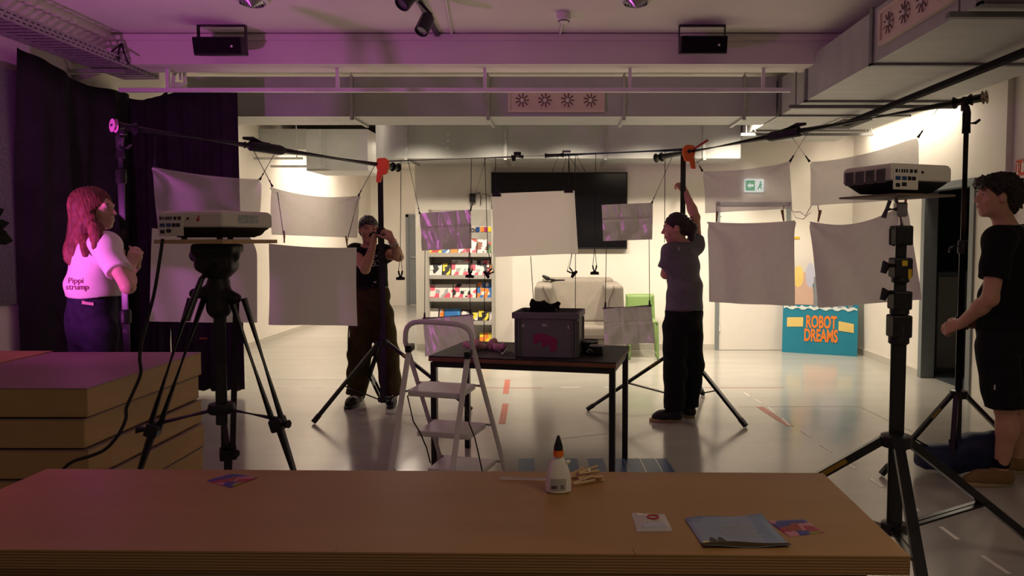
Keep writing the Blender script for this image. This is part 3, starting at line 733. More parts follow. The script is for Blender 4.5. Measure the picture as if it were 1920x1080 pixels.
# fire extinguisher sign on the right wall
sy0, sy1 = 5.98, 6.15
xw = XR+0.05
fs_ = thing('safety_sign', (xw, 6.05, 1.98), 'red fire safety sign on the right wall', 'sign')
zz0, zz1 = P(1897, 329, 6.05).z, P(1897, 300, 6.05).z; zc_ = (zz0+zz1)/2
MB().box((xw-0.004, 6.04, zc_), (0.008, 0.135, zz1-zz0)).build('panel', 'sign_red', fs_)
gl = MB()
for yy, zz, w_, h_ in ((0.035, 0.0, 0.012, 0.08), (0.035, -0.045, 0.035, 0.012), (0.045, 0.04, 0.03, 0.01), (-0.03, 0.0, 0.028, 0.075), (-0.03, 0.048, 0.012, 0.012), (0.012, 0.01, 0.008, 0.05)):
    gl.box((xw-0.010, 6.04+yy, zc_+zz), (0.004, w_, h_))
gl.build('pictogram', 'tape_white', fs_)

# ================================================================== FURNITURE AT THE BACK
# brochure rack against the back wall
YR = 9.08
def rackx(zx): return 780+zx/3.856
def racky(zy): return 380+zy/3.856
x0, x1 = P(801, 500, YR).x, P(925, 500, YR).x
rk = thing('brochure_rack', ((x0+x1)/2, 9.2, 0), 'tall grey metal brochure rack left of the television', 'rack')
zt = P(860, 392, YR).z
for x in (x0+0.012, x1-0.012): MB().box((x, 9.20, zt/2), (0.024, 0.24, zt)).build('upright', 'shelf', rk, bev=0.002)
MB().box(((x0+x1)/2, 9.315, zt/2+0.03), (x1-x0-0.05, 0.012, zt-0.06)).build('back_panel', 'shelf', rk)
shelf_y = [375, 535, 698, 866, 1022]
SH = []
for zy in shelf_y:
    z = P(860, racky(zy), YR).z
    SH.append(z)
    sh = MB().box(((x0+x1)/2, 9.19, z-0.006), (x1-x0-0.05, 0.23, 0.012)).build('shelf', 'shelf', rk)
    MB().box(((x0+x1)/2, 9.075, z-0.004), (x1-x0-0.05, 0.008, 0.05)).build('lip', 'shelf', sh)
hz = P(860, 430, YR).z
hd_ = MB().box(((x0+x1)/2, 9.09, hz), (x1-x0-0.03, 0.01, 0.085)).build('header', 'shelf', rk)
text_mesh('on', 0.10, P(882, 435, 9.082)+V((0.0, 0, -0.0)), (1, 0, 0), (0, 0, 1), 'lettering', 'dark_print', hd_, 0.002, bold=0.004)
for k, (px, m) in enumerate(((896, 'tape_blue'), (904, 'poster_orange'), (911, 'magenta'), (918, 'yellow'))):
    MB().box(P(px, 430, 9.08), (0.042, 0.006, 0.06)).build('picture_tile', m, hd_)
W_, K_, PK, RD, OR, BL, YE_, GY, GR, BR = (.72, .70, .66), (.02, .02, .025), (.72, .10, .16), (.55, .04, .03), (.75, .22, .03), (.03, .16, .45), (.75, .62, .06), (.35, .36, .38), (.10, .22, .06), (.22, .08, .05)
broch = [  # zoom x0, x1, ytop, shelf index, colours, label
 (95, 140, 300, 0, [YE_, RD, OR], 'yellow and red leaflet at the left end of the top rack shelf'),
 (142, 188, 310, 0, [RD, YE_, BL], 'red leaflet second from left on the top rack shelf'),
 (190, 246, 305, 0, [BL, W_, RD], 'blue and white leaflet on the top rack shelf'),
 (249, 303, 320, 0, [OR, OR, W_], 'orange leaflet on the top rack shelf'),
 (306, 368, 300, 0, [W_, PK, BR], 'white booklet with pink picture on the top rack shelf'),
 (372, 438, 262, 0, [PK, W_, PK, RD], 'tall pink bordered booklet on the top rack shelf'),
 (444, 512, 268, 0, [W_, BR, W_], 'tall white booklet with brown picture on the top rack shelf'),
 (515, 553, 290, 0, [GR, K_, RD], 'dark green leaflet at the right end of the top rack shelf'),
 (95, 188, 440, 1, [W_, K_, W_, BL], 'white card with blue lettering on the second rack shelf'),
 (190, 250, 440, 1, [K_, YE_, K_], 'black and yellow leaflet on the second rack shelf'),
 (254, 388, 415, 1, [PK, W_, GY, W_], 'left pink magazine with grey drawing on the second rack shelf'),
 (394, 530, 420, 1, [PK, W_, GY, K_], 'right pink magazine with grey drawing on the second rack shelf'),
 (533, 555, 440, 1, [OR, W_, BR], 'narrow beige leaflet at the right end of the second rack shelf'),
 (95, 264, 592, 2, [PK, W_, GY, W_], 'left pink magazine with drawing on the middle rack shelf'),
 (268, 434, 590, 2, [PK, W_, K_, W_], 'second pink magazine with drawing on the middle rack shelf'),
 (440, 555, 580, 2, [BL, OR, W_, BL], 'blue and orange booklet at right on the middle rack shelf'),
 (95, 158, 765, 3, [W_, W_, RD], 'white leaflet with red letter on the fourth rack shelf'),
 (165, 198, 770, 3, [OR, W_, BR], 'narrow orange leaflet on the fourth rack shelf'),
 (200, 318, 768, 3, [BL, BL, (.05, .25, .55)], 'wide blue booklet on the fourth rack shelf'),
 (322, 400, 775, 3, [GY, W_, K_], 'grey leaflet half behind the silver cloth on the fourth rack shelf'),
 (404, 446, 795, 3, [YE_, W_, K_], 'small yellow leaflet on the fourth rack shelf'),
 (448, 524, 780, 3, [K_, YE_, K_], 'black leaflet with yellow print on the fourth rack shelf'),
 (526, 552, 790, 3, [W_, GY, W_], 'narrow white leaflet at the right end of the fourth rack shelf'),
 (95, 250, 930, 4, [GY, BL, W_], 'grey blue booklet on the bottom rack shelf'),
 (455, 552, 940, 4, [OR, YE_, OR], 'orange booklet at right on the bottom rack shelf'),
]
for i, (a, b, yt_, sh, cols, lb) in enumerate(broch):
    pa, pb = P(rackx(a), 500, 9.12), P(rackx(b), 500, 9.12); ztp = P(860, racky(yt_), 9.16).z; zb_ = SH[sh]+0.002
    h = max(ztp-zb_, 0.08); tl = 0.10
    mname = 'print_%d' % i; printed(mname, cols, 11+3*(i % 4), 0.4)
    R = Matrix.Rotation(-0.30, 3, 'X')
    hh = h/math.cos(0.30)
    mb = MB(); mb.mi = 0; c_ = V(((pa.x+pb.x)/2, 9.10, zb_+0.001)); c_.y += 0.006; mb.box(c_+R @ V((0, 0, hh/2))+V((0, 0, 0.001)), (pb.x-pa.x-0.006, 0.006, hh), R)
    o = mb.build('brochure', mname); tag(o, lb, 'brochure', 'brochures on the wall rack')
    pg = MB().box(c_+R @ V((0, 0.006, hh/2-0.002))+V((0, 0, 0.001)), (pb.x-pa.x-0.010, 0.006, hh-0.006), R).build('pages', 'tape_white', o)

# armchair (soft box shape, wide sloping inner sides)
Ya = 8.75
ac0, ac1 = P(1003, 600, Ya), P(1165, 600, Ya); cxa = (ac0.x+ac1.x)/2; wa = ac1.x-ac0.x
ar = thing('armchair', (cxa, 8.85, 0), 'beige upholstered armchair below the television', 'armchair')
E3 = (V((1, 0, 0)), V((0, 1, 0)), V((0, 0, 1)))
zt = P(1080, 521, 8.95).z; za = P(1020, 533, 8.5).z
SDF(0.012).rbox((cxa, 9.06, zt/2+0.03), E3, (wa/2-0.08, 0.11, zt/2-0.03), 0.05).build('backrest', 'armchair', ar)
for s in (-1, 1):
    fr_ = (V((1, 0, s*0.05)).normalized(), V((0, 1, 0)), V((-s*0.05, 0, 1)).normalized())
    SDF(0.012).rbox((cxa+s*(wa/2-0.095), 8.72, za/2+0.02), fr_, (0.105, 0.40, za/2-0.02), 0.045).build('armrest', 'armchair', ar)
    pa_, pb_ = ((1018, 536), (1044, 592)) if s < 0 else ((1151, 536), (1128, 592)); m_ = MB(); m_.tube([P(pa_[0], pa_[1], 8.315), P(pb_[0], pb_[1], 8.315)], 0.006, 6); m_.build('piping', 'seam', ar)
SDF(0.012).rbox((cxa, 8.66, 0.37), E3, (wa/2-0.14, 0.34, 0.075), 0.04).build('seat_cushion', 'armchair', ar)
SDF(0.012).rbox((cxa, 8.68, 0.17), E3, (wa/2-0.10, 0.34, 0.13), 0.03).build('base', 'armchair', ar)
fr_ = (V((1, 0, 0)), V((0, 0.96, -0.28)), V((0, 0.28, 0.96)))
SDF(0.012).rbox((cxa, 8.92, 0.68), fr_, (wa/2-0.17, 0.07, 0.28), 0.05).build('back_cushion', 'armchair', ar)
for sx in (-1, 1):
    for sy in (8.42, 8.98): MB().lathe([(0.02, 0), (0.026, 0.05)], (cxa+sx*(wa/2-0.16), sy, 0), (0, 0, 1), 10).build('foot', 'black_plastic', ar)
o = SDF(0.006)
q = P(1019, 518, 8.9); o.cap(q, q+V((0.05, 0, -0.025)), 0.018, 0.026).cap(q+V((0.04, 0, -0.03)), q+V((0.12, 0.02, -0.045)), 0.012).cap(q+V((0.11, 0.02, -0.045)), q+V((0.26, 0.03, -0.048)), 0.008)
tag(o.build('cable_bundle', 'black_plastic'), 'black cable bundle lying on the armchair backrest', 'cable')

# green moulded chair
gc0, gc1 = P(1174, 560, 9.05), P(1228, 560, 9.05); cg = (gc0.x+gc1.x)/2; wg = gc1.x-gc0.x
gr = thing('green_chair', (cg, 8.85, 0), 'green plastic chair standing at the back wall', 'chair')
zt = P(1200, 552, 9.1).z; zs = 0.46
bk = MB(); prof = []
n = 10; vs = []
for i in range(n+1):
    for j in range(7):
        u = i/n*2-1; v = j/6; z = zt-0.30*(1-v) if True else 0
        vs.append((cg+u*wg/2, 9.10+0.05*(1-u*u)+0.05*v, zt-0.30+0.30*v))
bk._add(vs, [(i*7+j, (i+1)*7+j, (i+1)*7+j+1, i*7+j+1) for i in range(n) for j in range(6)])
ob = bk.build('backrest', 'green', gr, smooth=True, angle=180); m_ = ob.modifiers.new('t', 'SOLIDIFY'); m_.thickness = 0.018; 
MB().box((cg, 8.88, zs-0.012), (wg-0.03, 0.42, 0.024)).build('seat', 'green', gr, bev=0.008)
for s in (-1, 1):
    MB().tube([(cg+s*wg/2*0.92, 9.13, zt-0.02), (cg+s*wg/2*0.95, 9.10, zs), (cg+s*(wg/2+0.03), 9.16, 0.012)], [0.014, 0.018, 0.013], 10).build('back_leg', 'green', gr, smooth=True)
    MB().tube([(cg+s*wg/2*0.9, 8.70, zs-0.01), (cg+s*(wg/2-0.01), 8.64, 0.012)], [0.018, 0.013], 10).build('front_leg', 'green', gr, smooth=True)
    MB().tube([(cg+s*(wg/2-0.01), 8.64, 0.012), (cg+s*(wg/2+0.03), 9.16, 0.012)], 0.011, 8).build('floor_runner', 'green', gr, smooth=True)

# leaning poster board (plain shapes)
A = P(1466, 656, 9.22); B = P(1607, 671, 8.86); A.z = B.z = 0.0
ux = (B-A); Wp = ux.length; ux.normalize(); back = V((-ux.y, ux.x, 0)); uy = (V((0, 0, 1))+back*0.10).normalized()
po = thing('poster_board', (A+B)/2, 'teal poster board with orange title leaning in the corner', 'poster')
Hb = 0.60; nrm = ux.cross(uy)
if nrm.y > 0: nrm = -nrm
def pp(u, v, off=0.0): return A+ux*u+uy*v+nrm*off
bump_ = [(0, 0), (Wp, 0), (Wp, Hb)]+[(Wp*(1-t), 1.10+0.13*math.sin(t*9)-0.35*abs(t-0.45)) for t in [i/12 for i in range(13)]]+[(0, Hb)]
MB().prism(bump_, A, ux, uy, -0.03 if ux.cross(uy).y < 0 else 0.03).build('board', 'poster_teal', po)
def flat(pts, m, name, off): return MB().prism(pts, A+nrm*off, ux, uy, 0.0015).build(name, m, po)
def blob(cx_, cy_, rx, ry, n=20): return [(cx_+rx*math.cos(2*math.pi*i/n), cy_+ry*math.sin(2*math.pi*i/n)) for i in range(n)]
flat([(0.08*Wp, Hb+0.02), (0.42*Wp, Hb+0.02), (0.40*Wp, 0.85), (0.34*Wp, 1.02), (0.22*Wp, 1.05), (0.14*Wp, 0.86)], 'poster_beige', 'printed_shape', 0.003)
flat(blob(0.20*Wp, 0.98, 0.07*Wp, 0.14), 'poster_yellow', 'printed_shape', 0.0045)
flat(blob(0.36*Wp, 1.0, 0.06*Wp, 0.16), 'poster_lilac', 'printed_shape', 0.0045)
flat([(0.5*Wp, Hb), (0.82*Wp, Hb), (0.80*Wp, 0.95), (0.54*Wp, 0.95)], 'poster_lilac', 'printed_shape', 0.003)
for u in (0.41, 0.87): flat([(u*Wp, Hb-0.02), (u*Wp+0.05, Hb-0.02), (u*Wp+0.05, 0.98), (u*Wp, 0.98)], 'grey_frame', 'printed_shape', 0.005)
wl = [(0.01+Wp*0.98*i/24, 0.565+0.015*math.sin(i*1.7)) for i in range(25)]+[(0.01+Wp*0.98*i/24, 0.60+0.015*math.sin(i*2.3)) for i in range(24, -1, -1)]
flat(wl, 'pale_teal', 'printed_wave', 0.006)
flat([(0.06*Wp, 0.33), (0.28*Wp, 0.34), (0.28*Wp, 0.46), (0.06*Wp, 0.45)], 'poster_yellow', 'printed_panel', 0.004)
flat([(0.75*Wp, 0.31), (0.95*Wp, 0.29), (0.95*Wp, 0.40), (0.75*Wp, 0.43)], 'poster_yellow', 'printed_panel', 0.004)
for v, t in ((0.335, 'ROBOT'), (0.165, 'DREAMS')):
    text_mesh(t, 0.215, pp(0.52*Wp, v), ux, uy, 'title_lettering', 'poster_orange', po, 0.006, bold=0.008, align='CENTER', sx=0.50)

# ================================================================== WORK TABLE, CRATE, LADDER
ZT = 0.75
fl_, fr_, br_ = F(803, 667, ZT), F(1155, 680, ZT), F(1160, 648, ZT)
ux = (fr_-fl_); Wt = ux.length; ux.normalize(); uy = V((-ux.y, ux.x, 0)); Dt = (br_-fr_).dot(uy); Dt = max(Dt, 0.6)
wt = thing('work_table', fl_+ux*Wt/2+uy*Dt/2-V((0, 0, ZT)), 'black topped work table with wooden edge and steel legs', 'table')
R = Matrix((ux, uy, V((0, 0, 1)))).transposed()
def tp(u, v, z): return fl_+ux*u+uy*v+V((0, 0, z-ZT))
MB().box(tp(Wt/2, Dt/2, ZT-0.004), (Wt, Dt, 0.008), R).build('table_top', 'table_black', wt, bev=0.002)
MB().box(tp(Wt/2, Dt/2, ZT-0.021), (Wt, Dt, 0.025), R).build('edge_band', 'wood_edge', wt, bev=0.003)
fm = MB()
for v in (0.03, Dt-0.03): fm.box(tp(Wt/2, v, ZT-0.053), (Wt-0.05, 0.03, 0.036), R)
for u in (0.03, Wt-0.03): fm.box(tp(u, Dt/2, ZT-0.053), (0.03, Dt-0.06, 0.036), R)
fm.build('frame', 'black_metal', wt)
for u in (0.025, Wt-0.025):
    for v in (0.03, Dt-0.03): MB().box(tp(u, v, (ZT-0.04)/2), (0.036, 0.036, ZT-0.04), R).build('leg', 'black_metal', wt, bev=0.003)
# crate on the table
a = F(962, 669, ZT); b = F(1084, 672, ZT)
cux = (b-a); Wc = cux.length; cux.normalize(); cuy = V((-cux.y, cux.x, 0)); Dc, Hc = 0.30, 0.27
def cp(u, v, z): return a+cux*u+cuy*v+V((0, 0, z))
Rc = Matrix((cux, cuy, V((0, 0, 1)))).transposed()
cr_ = thing('storage_crate', cp(Wc/2, Dc/2, 0), 'grey plastic storage crate with magenta emblem on the work table', 'crate')
t = 0.006
cb = MB().box(cp(Wc/2, Dc/2, t/2+0.002), (Wc-0.02, Dc-0.02, t), Rc).box(cp(Wc/2, 0.01, Hc/2+0.002), (Wc-0.02, t, Hc), Rc).box(cp(Wc/2, Dc-0.01, Hc/2+0.002), (Wc-0.02, t, Hc), Rc).box(cp(0.01, Dc/2, Hc/2+0.002), (t, Dc-0.02, Hc), Rc).box(cp(Wc-0.01, Dc/2, Hc/2+0.002), (t, Dc-0.02, Hc), Rc)
cb.build('body', 'crate', cr_)
rim = MB()
for v in (0, Dc): rim.box(cp(Wc/2, v, Hc-0.018), (Wc+0.012, 0.014, 0.036), Rc)
for u in (0, Wc): rim.box(cp(u, Dc/2, Hc-0.018), (0.014, Dc, 0.036), Rc)
rim.build('rim', 'crate', cr_, bev=0.003)
for u in (0.015, 0.034, Wc-0.034, Wc-0.015): MB().box(cp(u, 0.002, (Hc-0.04)/2), (0.008, 0.014, Hc-0.05), Rc).build('rib', 'crate', cr_, bev=0.002)
for v in (0.02, Dc-0.02): MB().box(cp(Wc-0.003, v, (Hc-0.04)/2), (0.014, 0.008, Hc-0.05), Rc).build('rib', 'crate', cr_, bev=0.002)
sc_ = Wc/935.0
emb = [(455-165, 850-510), (545-165, 850-470), (640-165, 850-500), (795-165, 850-560), (795-165, 850-735), (705-165, 850-770), (695-165, 850-650), (580-165, 850-695), (580-165, 850-605), (455-165, 850-650)]
MB().prism([(x*sc_, y*sc_*0.93) for x, y in emb], a-cuy*(-0.0055), cux, V((0, 0, 1)), 0.0015).build('emblem', 'magenta', cr_)
for u0, w_, z0, h_ in ((0.055, 0.014, 0.19, 0.02), (Wc*0.45, 0.03, 0.195, 0.014), (Wc-0.065, 0.010, 0.185, 0.02)):
    MB().box(cp(u0+w_/2, 0.0055, z0), (w_, 0.003, h_), Rc).build('sticker', 'label_grey', cr_)
# black gear sticking out of the crate
q = cp(Wc*0.38, Dc*0.55, Hc-0.02)
g = SDF(0.004); g.rbox(q+V((0, 0, 0.02)), E3, (0.075, 0.05, 0.035), 0.012).ell(q+V((-0.01, 0, 0.05)), E3, (0.06, 0.04, 0.03)).cap(q+V((-0.06, 0, 0.03)), q+V((-0.065, 0, 0.085)), 0.008, 0.009).cap(q+V((0.07, 0, 0.03)), q+V((0.10, 0, 0.065)), 0.010, 0.007).cap(q+V((0.10, 0, 0.02)), q+V((0.11, 0, 0.06)), 0.005)
g.rbox(q+V((0, 0, -0.09)), E3, (0.09, 0.07, 0.10), 0.02).post = folds(0.006, 90, 110)
tag(g.build('cable_bag', 'black_cloth'), 'black bundle of gear sticking out of the grey crate', 'bag')
q = tp(Wt-0.19, Dt*0.42, ZT)
eq = thing('charger_box', q, 'small black device with grey top on the table beside the crate', 'device')
MB().box(q+V((0.02, -0.03, 0.028)), (0.10, 0.07, 0.052), R).build('body', 'black_plastic', eq, bev=0.006); MB().box(q+V((0.03, -0.03, 0.058)), (0.085, 0.06, 0.008), R).build('lid', 'label_grey', eq, bev=0.002)
MB().tube([q+V((-0.02, -0.07, 0.02)), q+V((-0.035, -0.085, 0.03)), q+V((-0.02, -0.09, 0.045)), q+V((0, -0.075, 0.03))], 0.003, 6).build('cable', 'label_grey', eq)
q2 = q+V((-0.01, 0.07, 0))
cu_ = thing('plastic_tub', q2, 'lilac rimmed dark tub on the table behind the black device', 'tub')
MB().lathe([(0.045, 0.001), (0.055, 0.075), (0.052, 0.075), (0.042, 0.006)], q2, (0, 0, 1), 20).build('bowl', 'black_plastic', cu_, smooth=True)
MB().lathe([(0.056, 0.068), (0.058, 0.08), (0.053, 0.08), (0.053, 0.07)], q2, (0, 0, 1), 20).build('rim', 'label_grey', cu_, smooth=True)
# pink cloth and cables on the table
q = tp(0.20, Dt*0.5, ZT)
g = SDF(0.005)
for k in range(9):
    p = q+ux*(0.02+0.028*k-0.06)+uy*random.uniform(-0.05, 0.05); e = p+V((random.uniform(-.05, .05), random.uniform(-.05, .05), 0)); g.cap(p+V((0, 0, 0.016)), e+V((0, 0, 0.022+0.03*math.sin(math.pi*(k+1)/10))), 0.015, 0.017, 0.03)
g.plane((0, 0, ZT+0.001), (0, 0, -1)); g.post = folds(0.006, 70, 60)
tag(g.build('cloth', 'pink_cloth'), 'crumpled pink cloth lying on the work table', 'cloth')
ps = [tp(0.36, Dt*0.4, ZT+0.006), tp(0.42, Dt*0.25, ZT+0.005), tp(0.48, Dt*0.35, ZT+0.005), tp(0.50, Dt*0.2, ZT+0.005), tp(0.44, Dt*0.12, ZT+0.005), tp(0.40, Dt*0.5, ZT+0.005)]
tag(MB().tube(ps, 0.004, 6).build('cable', 'label_grey', smooth=True), 'thin grey cable lying on the table left of the crate', 'cable')

# step ladder
lt_, rt_ = P(767, 655, 3.66), P(877, 667, 3.56)       # pivots of the near frame
lb_, rb_ = P(712, 1038, 3.36), P(829, 1048, 3.30); lb_.z = rb_.z = 0.012
alt, art = P(760, 640, 3.74), P(886, 650, 3.66)       # arch frame
alb, arb = P(840, 918, 4.22), P(957, 921, 4.10); alb.z = arb.z = 0.012
ld = thing('step_ladder', (lb_+rb_+alb+arb)/4-V((0, 0, 0.012)), 'white three-step folding ladder in front of the work table', 'ladder')
zt = P(805, 601, 3.72).z
def arch():
    ux_ = (art-alt); pts = [alb, alt]
    H = zt-alt.z
    for i in range(1, 12):
        a_ = math.pi*i/12; cxx = 0.5-0.5*math.copysign(abs(math.cos(a_))**0.45, math.cos(a_)); szz = math.sin(a_)**0.6
        pts.append(alt.lerp(art, cxx)+V((0, 0, H*szz)))
    return pts+[art, arb]
MB().tube(arch(), 0.0135, 12).build('arch_frame', 'white_paint', ld, smooth=True)
for t_, b_ in ((lt_, lb_), (rt_, rb_)): MB().bar(t_, b_, 0.022, 0.026, V((1, 0, 0))).build('rail', 'white_paint', ld, bev=0.004)
for p in (lt_, rt_): MB().box(p+V((0, 0.02, 0.005)), (0.032, 0.10, 0.035)).build('pivot_cap', 'black_plastic', ld, bev=0.006)
for p in (lb_, rb_, alb, arb): MB().lathe([(0.02, 0), (0.019, 0.035)], V((p.x, p.y, 0)), (0, 0, 1), 10).build('foot', 'black_plastic', ld)
def at_z(t_, b_, z): return b_.lerp(t_, (z-b_.z)/(t_.z-b_.z))
for z in (0.70, 0.46, 0.22):
    n0, n1, f0, f1 = at_z(lt_, lb_, z), at_z(rt_, rb_, z), at_z(alt, alb, z), at_z(art, arb, z)
    n0, n1 = n0.lerp(n1, 0.06), n1.lerp(n0, 0.06); f0, f1 = f0.lerp(f1, 0.1), f1.lerp(f0, 0.1)
    dep = 0.25/max(0.25, ((f0+f1)/2-(n0+n1)/2).length)
    # the step sits against the arch frame
    g0, g1 = f0.lerp(n0, dep), f1.lerp(n1, dep)
    mb = MB(); vs = [g0, g1, f1, f0]; d = V((0, 0, 0.03)); mb._add([v-d for v in vs]+vs, [(0, 3, 2, 1), (4, 5, 6, 7), (0, 1, 5, 4), (1, 2, 6, 5), (2, 3, 7, 6), (3, 0, 4, 7)])
    st = mb.build('step', 'white_paint', ld, bev=0.006)
    MB().tube([at_z(alt, alb, z-0.012), at_z(art, arb, z-0.012)], 0.007, 8).build('step_rod', 'galv', st)
br2 = MB().tube([at_z(lt_, lb_, 0.36), at_z(rt_, rb_, 0.03)], 0.006, 6).tube([at_z(rt_, rb_, 0.36), at_z(lt_, lb_, 0.03)], 0.006, 6).build('brace', 'white_paint', ld)
for (x, y), pts in (((764, 742), [(775, 790), (788, 812), (800, 840), (807, 868)]), ((868, 745), [(880, 795), (890, 820), (897, 850), (905, 888)])):
    MB().tube([P(x, y, 3.52)]+[P(u, v, 3.55) for u, v in pts], 0.0035, 6).build('elastic_cord', 'black_plastic', ld, smooth=True)

# ================================================================== FRONT TABLE AND WHAT LIES ON IT
bl, br_, frt = F(88, 879, ZT), F(1543, 887, ZT), F(1719, 1043, ZT)
ux = (br_-bl).normalized(); uy = V((-ux.y, ux.x, 0)); Df = -(frt-br_).dot(uy); Wf = (br_-bl).length
R = Matrix((ux, uy, V((0, 0, 1)))).transposed(); org = bl-uy*Df
def fp(u, v, z=ZT): return org+ux*u+uy*v+V((0, 0, z-ZT))
ft_ = thing('plywood_table', fp(Wf/2, Df/2, 0), 'long plywood table across the foreground', 'table')
THK = 0.042
MB().box(fp(Wf/2, Df/2, ZT-0.002), (Wf, Df, 0.004), R).build('table_top', 'ply_top', ft_)
MB().box(fp(Wf/2, Df/2, ZT-0.004-THK/2), (Wf, Df, THK), R).build('plywood_edge', 'ply_edge', ft_, bev=0.002)
fm = MB()
for v in (0.10, Df-0.10): fm.box(fp(Wf/2, v, ZT-0.085), (Wf-0.2, 0.03, 0.07), R)
fm.build('apron', 'ply_edge', ft_)
for u in (0.12, Wf-0.10):
    for v in (0.06, Df-0.06): MB().box(fp(u, v, (ZT-THK-0.005)/2), (0.04, 0.04, ZT-THK-0.005), R).build('leg', 'black_metal', ft_, bev=0.003)
for a, b in (((1186, 1028), (1195, 1046)), ((632, 1028), (627, 1038))):
    p, q = F(a[0], a[1], ZT), F(b[0], b[1], ZT); MB().bar(p+V((0, 0, 0.0004)), q+V((0, 0, 0.0004)), 0.0012, 0.0006).build('scratch', 'wood_edge', ft_)
# glue bottle
gb = F(1047, 922, ZT)
bo = thing('glue_bottle', gb, 'white glue bottle with orange collar and black pointed cap', 'bottle')
s = gb.y/FPX
prof = [(0.020, 0.001), (0.0235, 0.004), (0.024, 0.02), (0.0225, 0.045), (0.017, 0.072), (0.0125, 0.085), (0.0085, 0.094), (0.0075, 0.098)]
MB().lathe([(r*1.55, z*1.07) for r, z in prof], gb, (0, 0, 1), 32, 1.0, 0.60).build('body', 'glue_white', bo, smooth=True)
MB().lathe([(0.0145, 0.104), (0.0145, 0.120), (0.0125, 0.121)], gb, (0, 0, 1), 24).build('collar', 'orange', bo, smooth=True)
MB().lathe([(0.0135, 0.121), (0.0125, 0.133), (0.0055, 0.155), (0.003, 0.162), (0.0, 0.163)], gb, (0, 0, 1), 24).build('cap', 'black_plastic', bo, smooth=True)
lbm = MB(); vs = []
for i in range(9):
    for j in range(5):
        u = (i/8-0.5)*0.044; z = 0.012+0.030*j/4+(0.002 if j == 4 else 0)
        rr = 0.0235*1.55; y = -math.sqrt(max(0, 1-(u/rr)**2))*rr*0.60-0.0016-(0.0 if z > 0.02 else 0.0004); vs.append(gb+V((u, y, z)))
lbm._add(vs, [(i*5+j, (i+1)*5+j, (i+1)*5+j+1, i*5+j+1) for i in range(8) for j in range(4)]); lb_o = lbm.build('label', 'label_grey', bo, smooth=True, angle=180)
for k in range(9): MB().box(gb+V((-0.019+k*0.0021, -0.0236, 0.0205)), (0.0009 if k % 3 else 0.0015, 0.001, 0.009)).build('barcode_bar', 'dark_print', lb_o)
for k in range(3): MB().box(gb+V((0.0105, -0.0232, 0.018+k*0.004)), (0.012-0.002*k, 0.001, 0.0015)).build('text_line', 'dark_print', lb_o)
MB().lathe([(0.007, -0.002), (0.004, 0.008)], gb+V((0.026, 0, 0.086)), (1, 0, 0.3), 10).build('handle_lug', 'glue_white', bo, smooth=True)
# white stick, clothes pegs on the table
a, b = F(936, 899, ZT), F(1024, 901, ZT); 
o = MB().bar(a+V((0, 0, 0.004)), b+V((0, 0, 0.004)), 0.012, 0.006).build('white_stick', 'paper_white', bev=0.001); tag(o, 'flat white stick lying left of the glue bottle', 'stick')
def peg(name, c, d, up, m, L=0.072, label=None, parent_cat='clothespin', group=None):
    """two wooden halves and a spring; d from jaws to handles"""
    c, d = V(c), V(d).normalized(); x, y, d = basis(d, V(up))
    t = thing(name, c, label, parent_cat, group)
    for s_ in (-1, 1):
        d2 = (d+y*(0.09*s_)).normalized(); x2 = d2.cross(y).normalized(); y2 = x2.cross(d2)
        MB().box(c+y*(0.0045*s_)+d2*0.0, (0.010, L, 0.006), Matrix((x2, d2, y2)).transposed()).build('wooden_half', m, t, bev=0.0008)
    MB().tube([c-x*0.0075, c+x*0.0075], 0.0042, 8).build('spring', 'galv', t)
    return t
pegs = [((1080, 890), 0.9, 10, 'leftmost pale clothes peg, close behind the glue bottle'), ((1094, 905), 0.5, 60, 'lowest pale clothes peg in the heap by the glue bottle'), ((1101, 894), 0.75, 20, 'middle pale clothes peg in the heap by the glue bottle'), ((1111, 899), -0.4, -30, 'rightmost pale clothes peg in the heap by the glue bottle'), ((1104, 886), 0.6, 40, 'topmost pale clothes peg in the heap by the glue bottle')]
for i, ((px, py), dy, tw, lb) in enumerate(pegs):
    c = F(px, py+4, ZT)+V((0, 0, 0.010 if i < 4 else 0.024)); 
    if i == 4: c = F(1103, 899, ZT)+V((0, 0, 0.026))
    peg('clothes_peg', c, (1, dy, 0.10 if i != 4 else 0.05), V((0, math.sin(math.radians(tw)), math.cos(math.radians(tw)))), 'pale_pin', 0.07, lb, 'clothespin', 'loose pegs on the plywood table')
# plastic zip bag
q = [F(x, y, ZT) for x, y in ((1184, 963), (1246, 965), (1261, 997), (1194, 998))]
zb_ = thing('zip_bag', (q[0]+q[2])/2, 'small clear plastic bag with red mark lying on the table', 'bag')
def pillow(cs, h, nx=10, ny=8, edge=0.0015):
    vs = []; fs = []
    for sgn in (1, 0):
        for i in range(nx+1):
            for j in range(ny+1):
                u, v = i/nx, j/ny; p = cs[0].lerp(cs[1], u).lerp(cs[3].lerp(cs[2], u), v)
                hh = h*(max(0, math.sin(math.pi*u)*math.sin(math.pi*v))**0.6)*(1+0.25*math.sin(u*11+v*7)) if sgn else 0
                vs.append(p+V((0, 0, edge*sgn+hh+0.0004)))
    o_ = (nx+1)*(ny+1)
    for i in range(nx):
        for j in range(ny):
            a_, b_, c_, d_ = i*(ny+1)+j, (i+1)*(ny+1)+j, (i+1)*(ny+1)+j+1, i*(ny+1)+j+1
            fs.append((a_, d_, c_, b_)); fs.append((a_+o_, b_+o_, c_+o_, d_+o_))
    return vs, fs
v_, f_ = pillow(q, 0.008); MB()._add(v_, f_).build('bag_film', 'bag_clear', zb_, smooth=True, angle=180)
cc = F(1224, 978, ZT)+V((0, 0, 0.0125)); rg = MB(); ring = [cc+V((0.014*math.cos(a), 0.012*math.sin(a), 0)) for a in [2*math.pi*i/16 for i in range(17)]]
rg.tube(ring, 0.0022, 6).build('red_ring_mark', 'red', zb_)
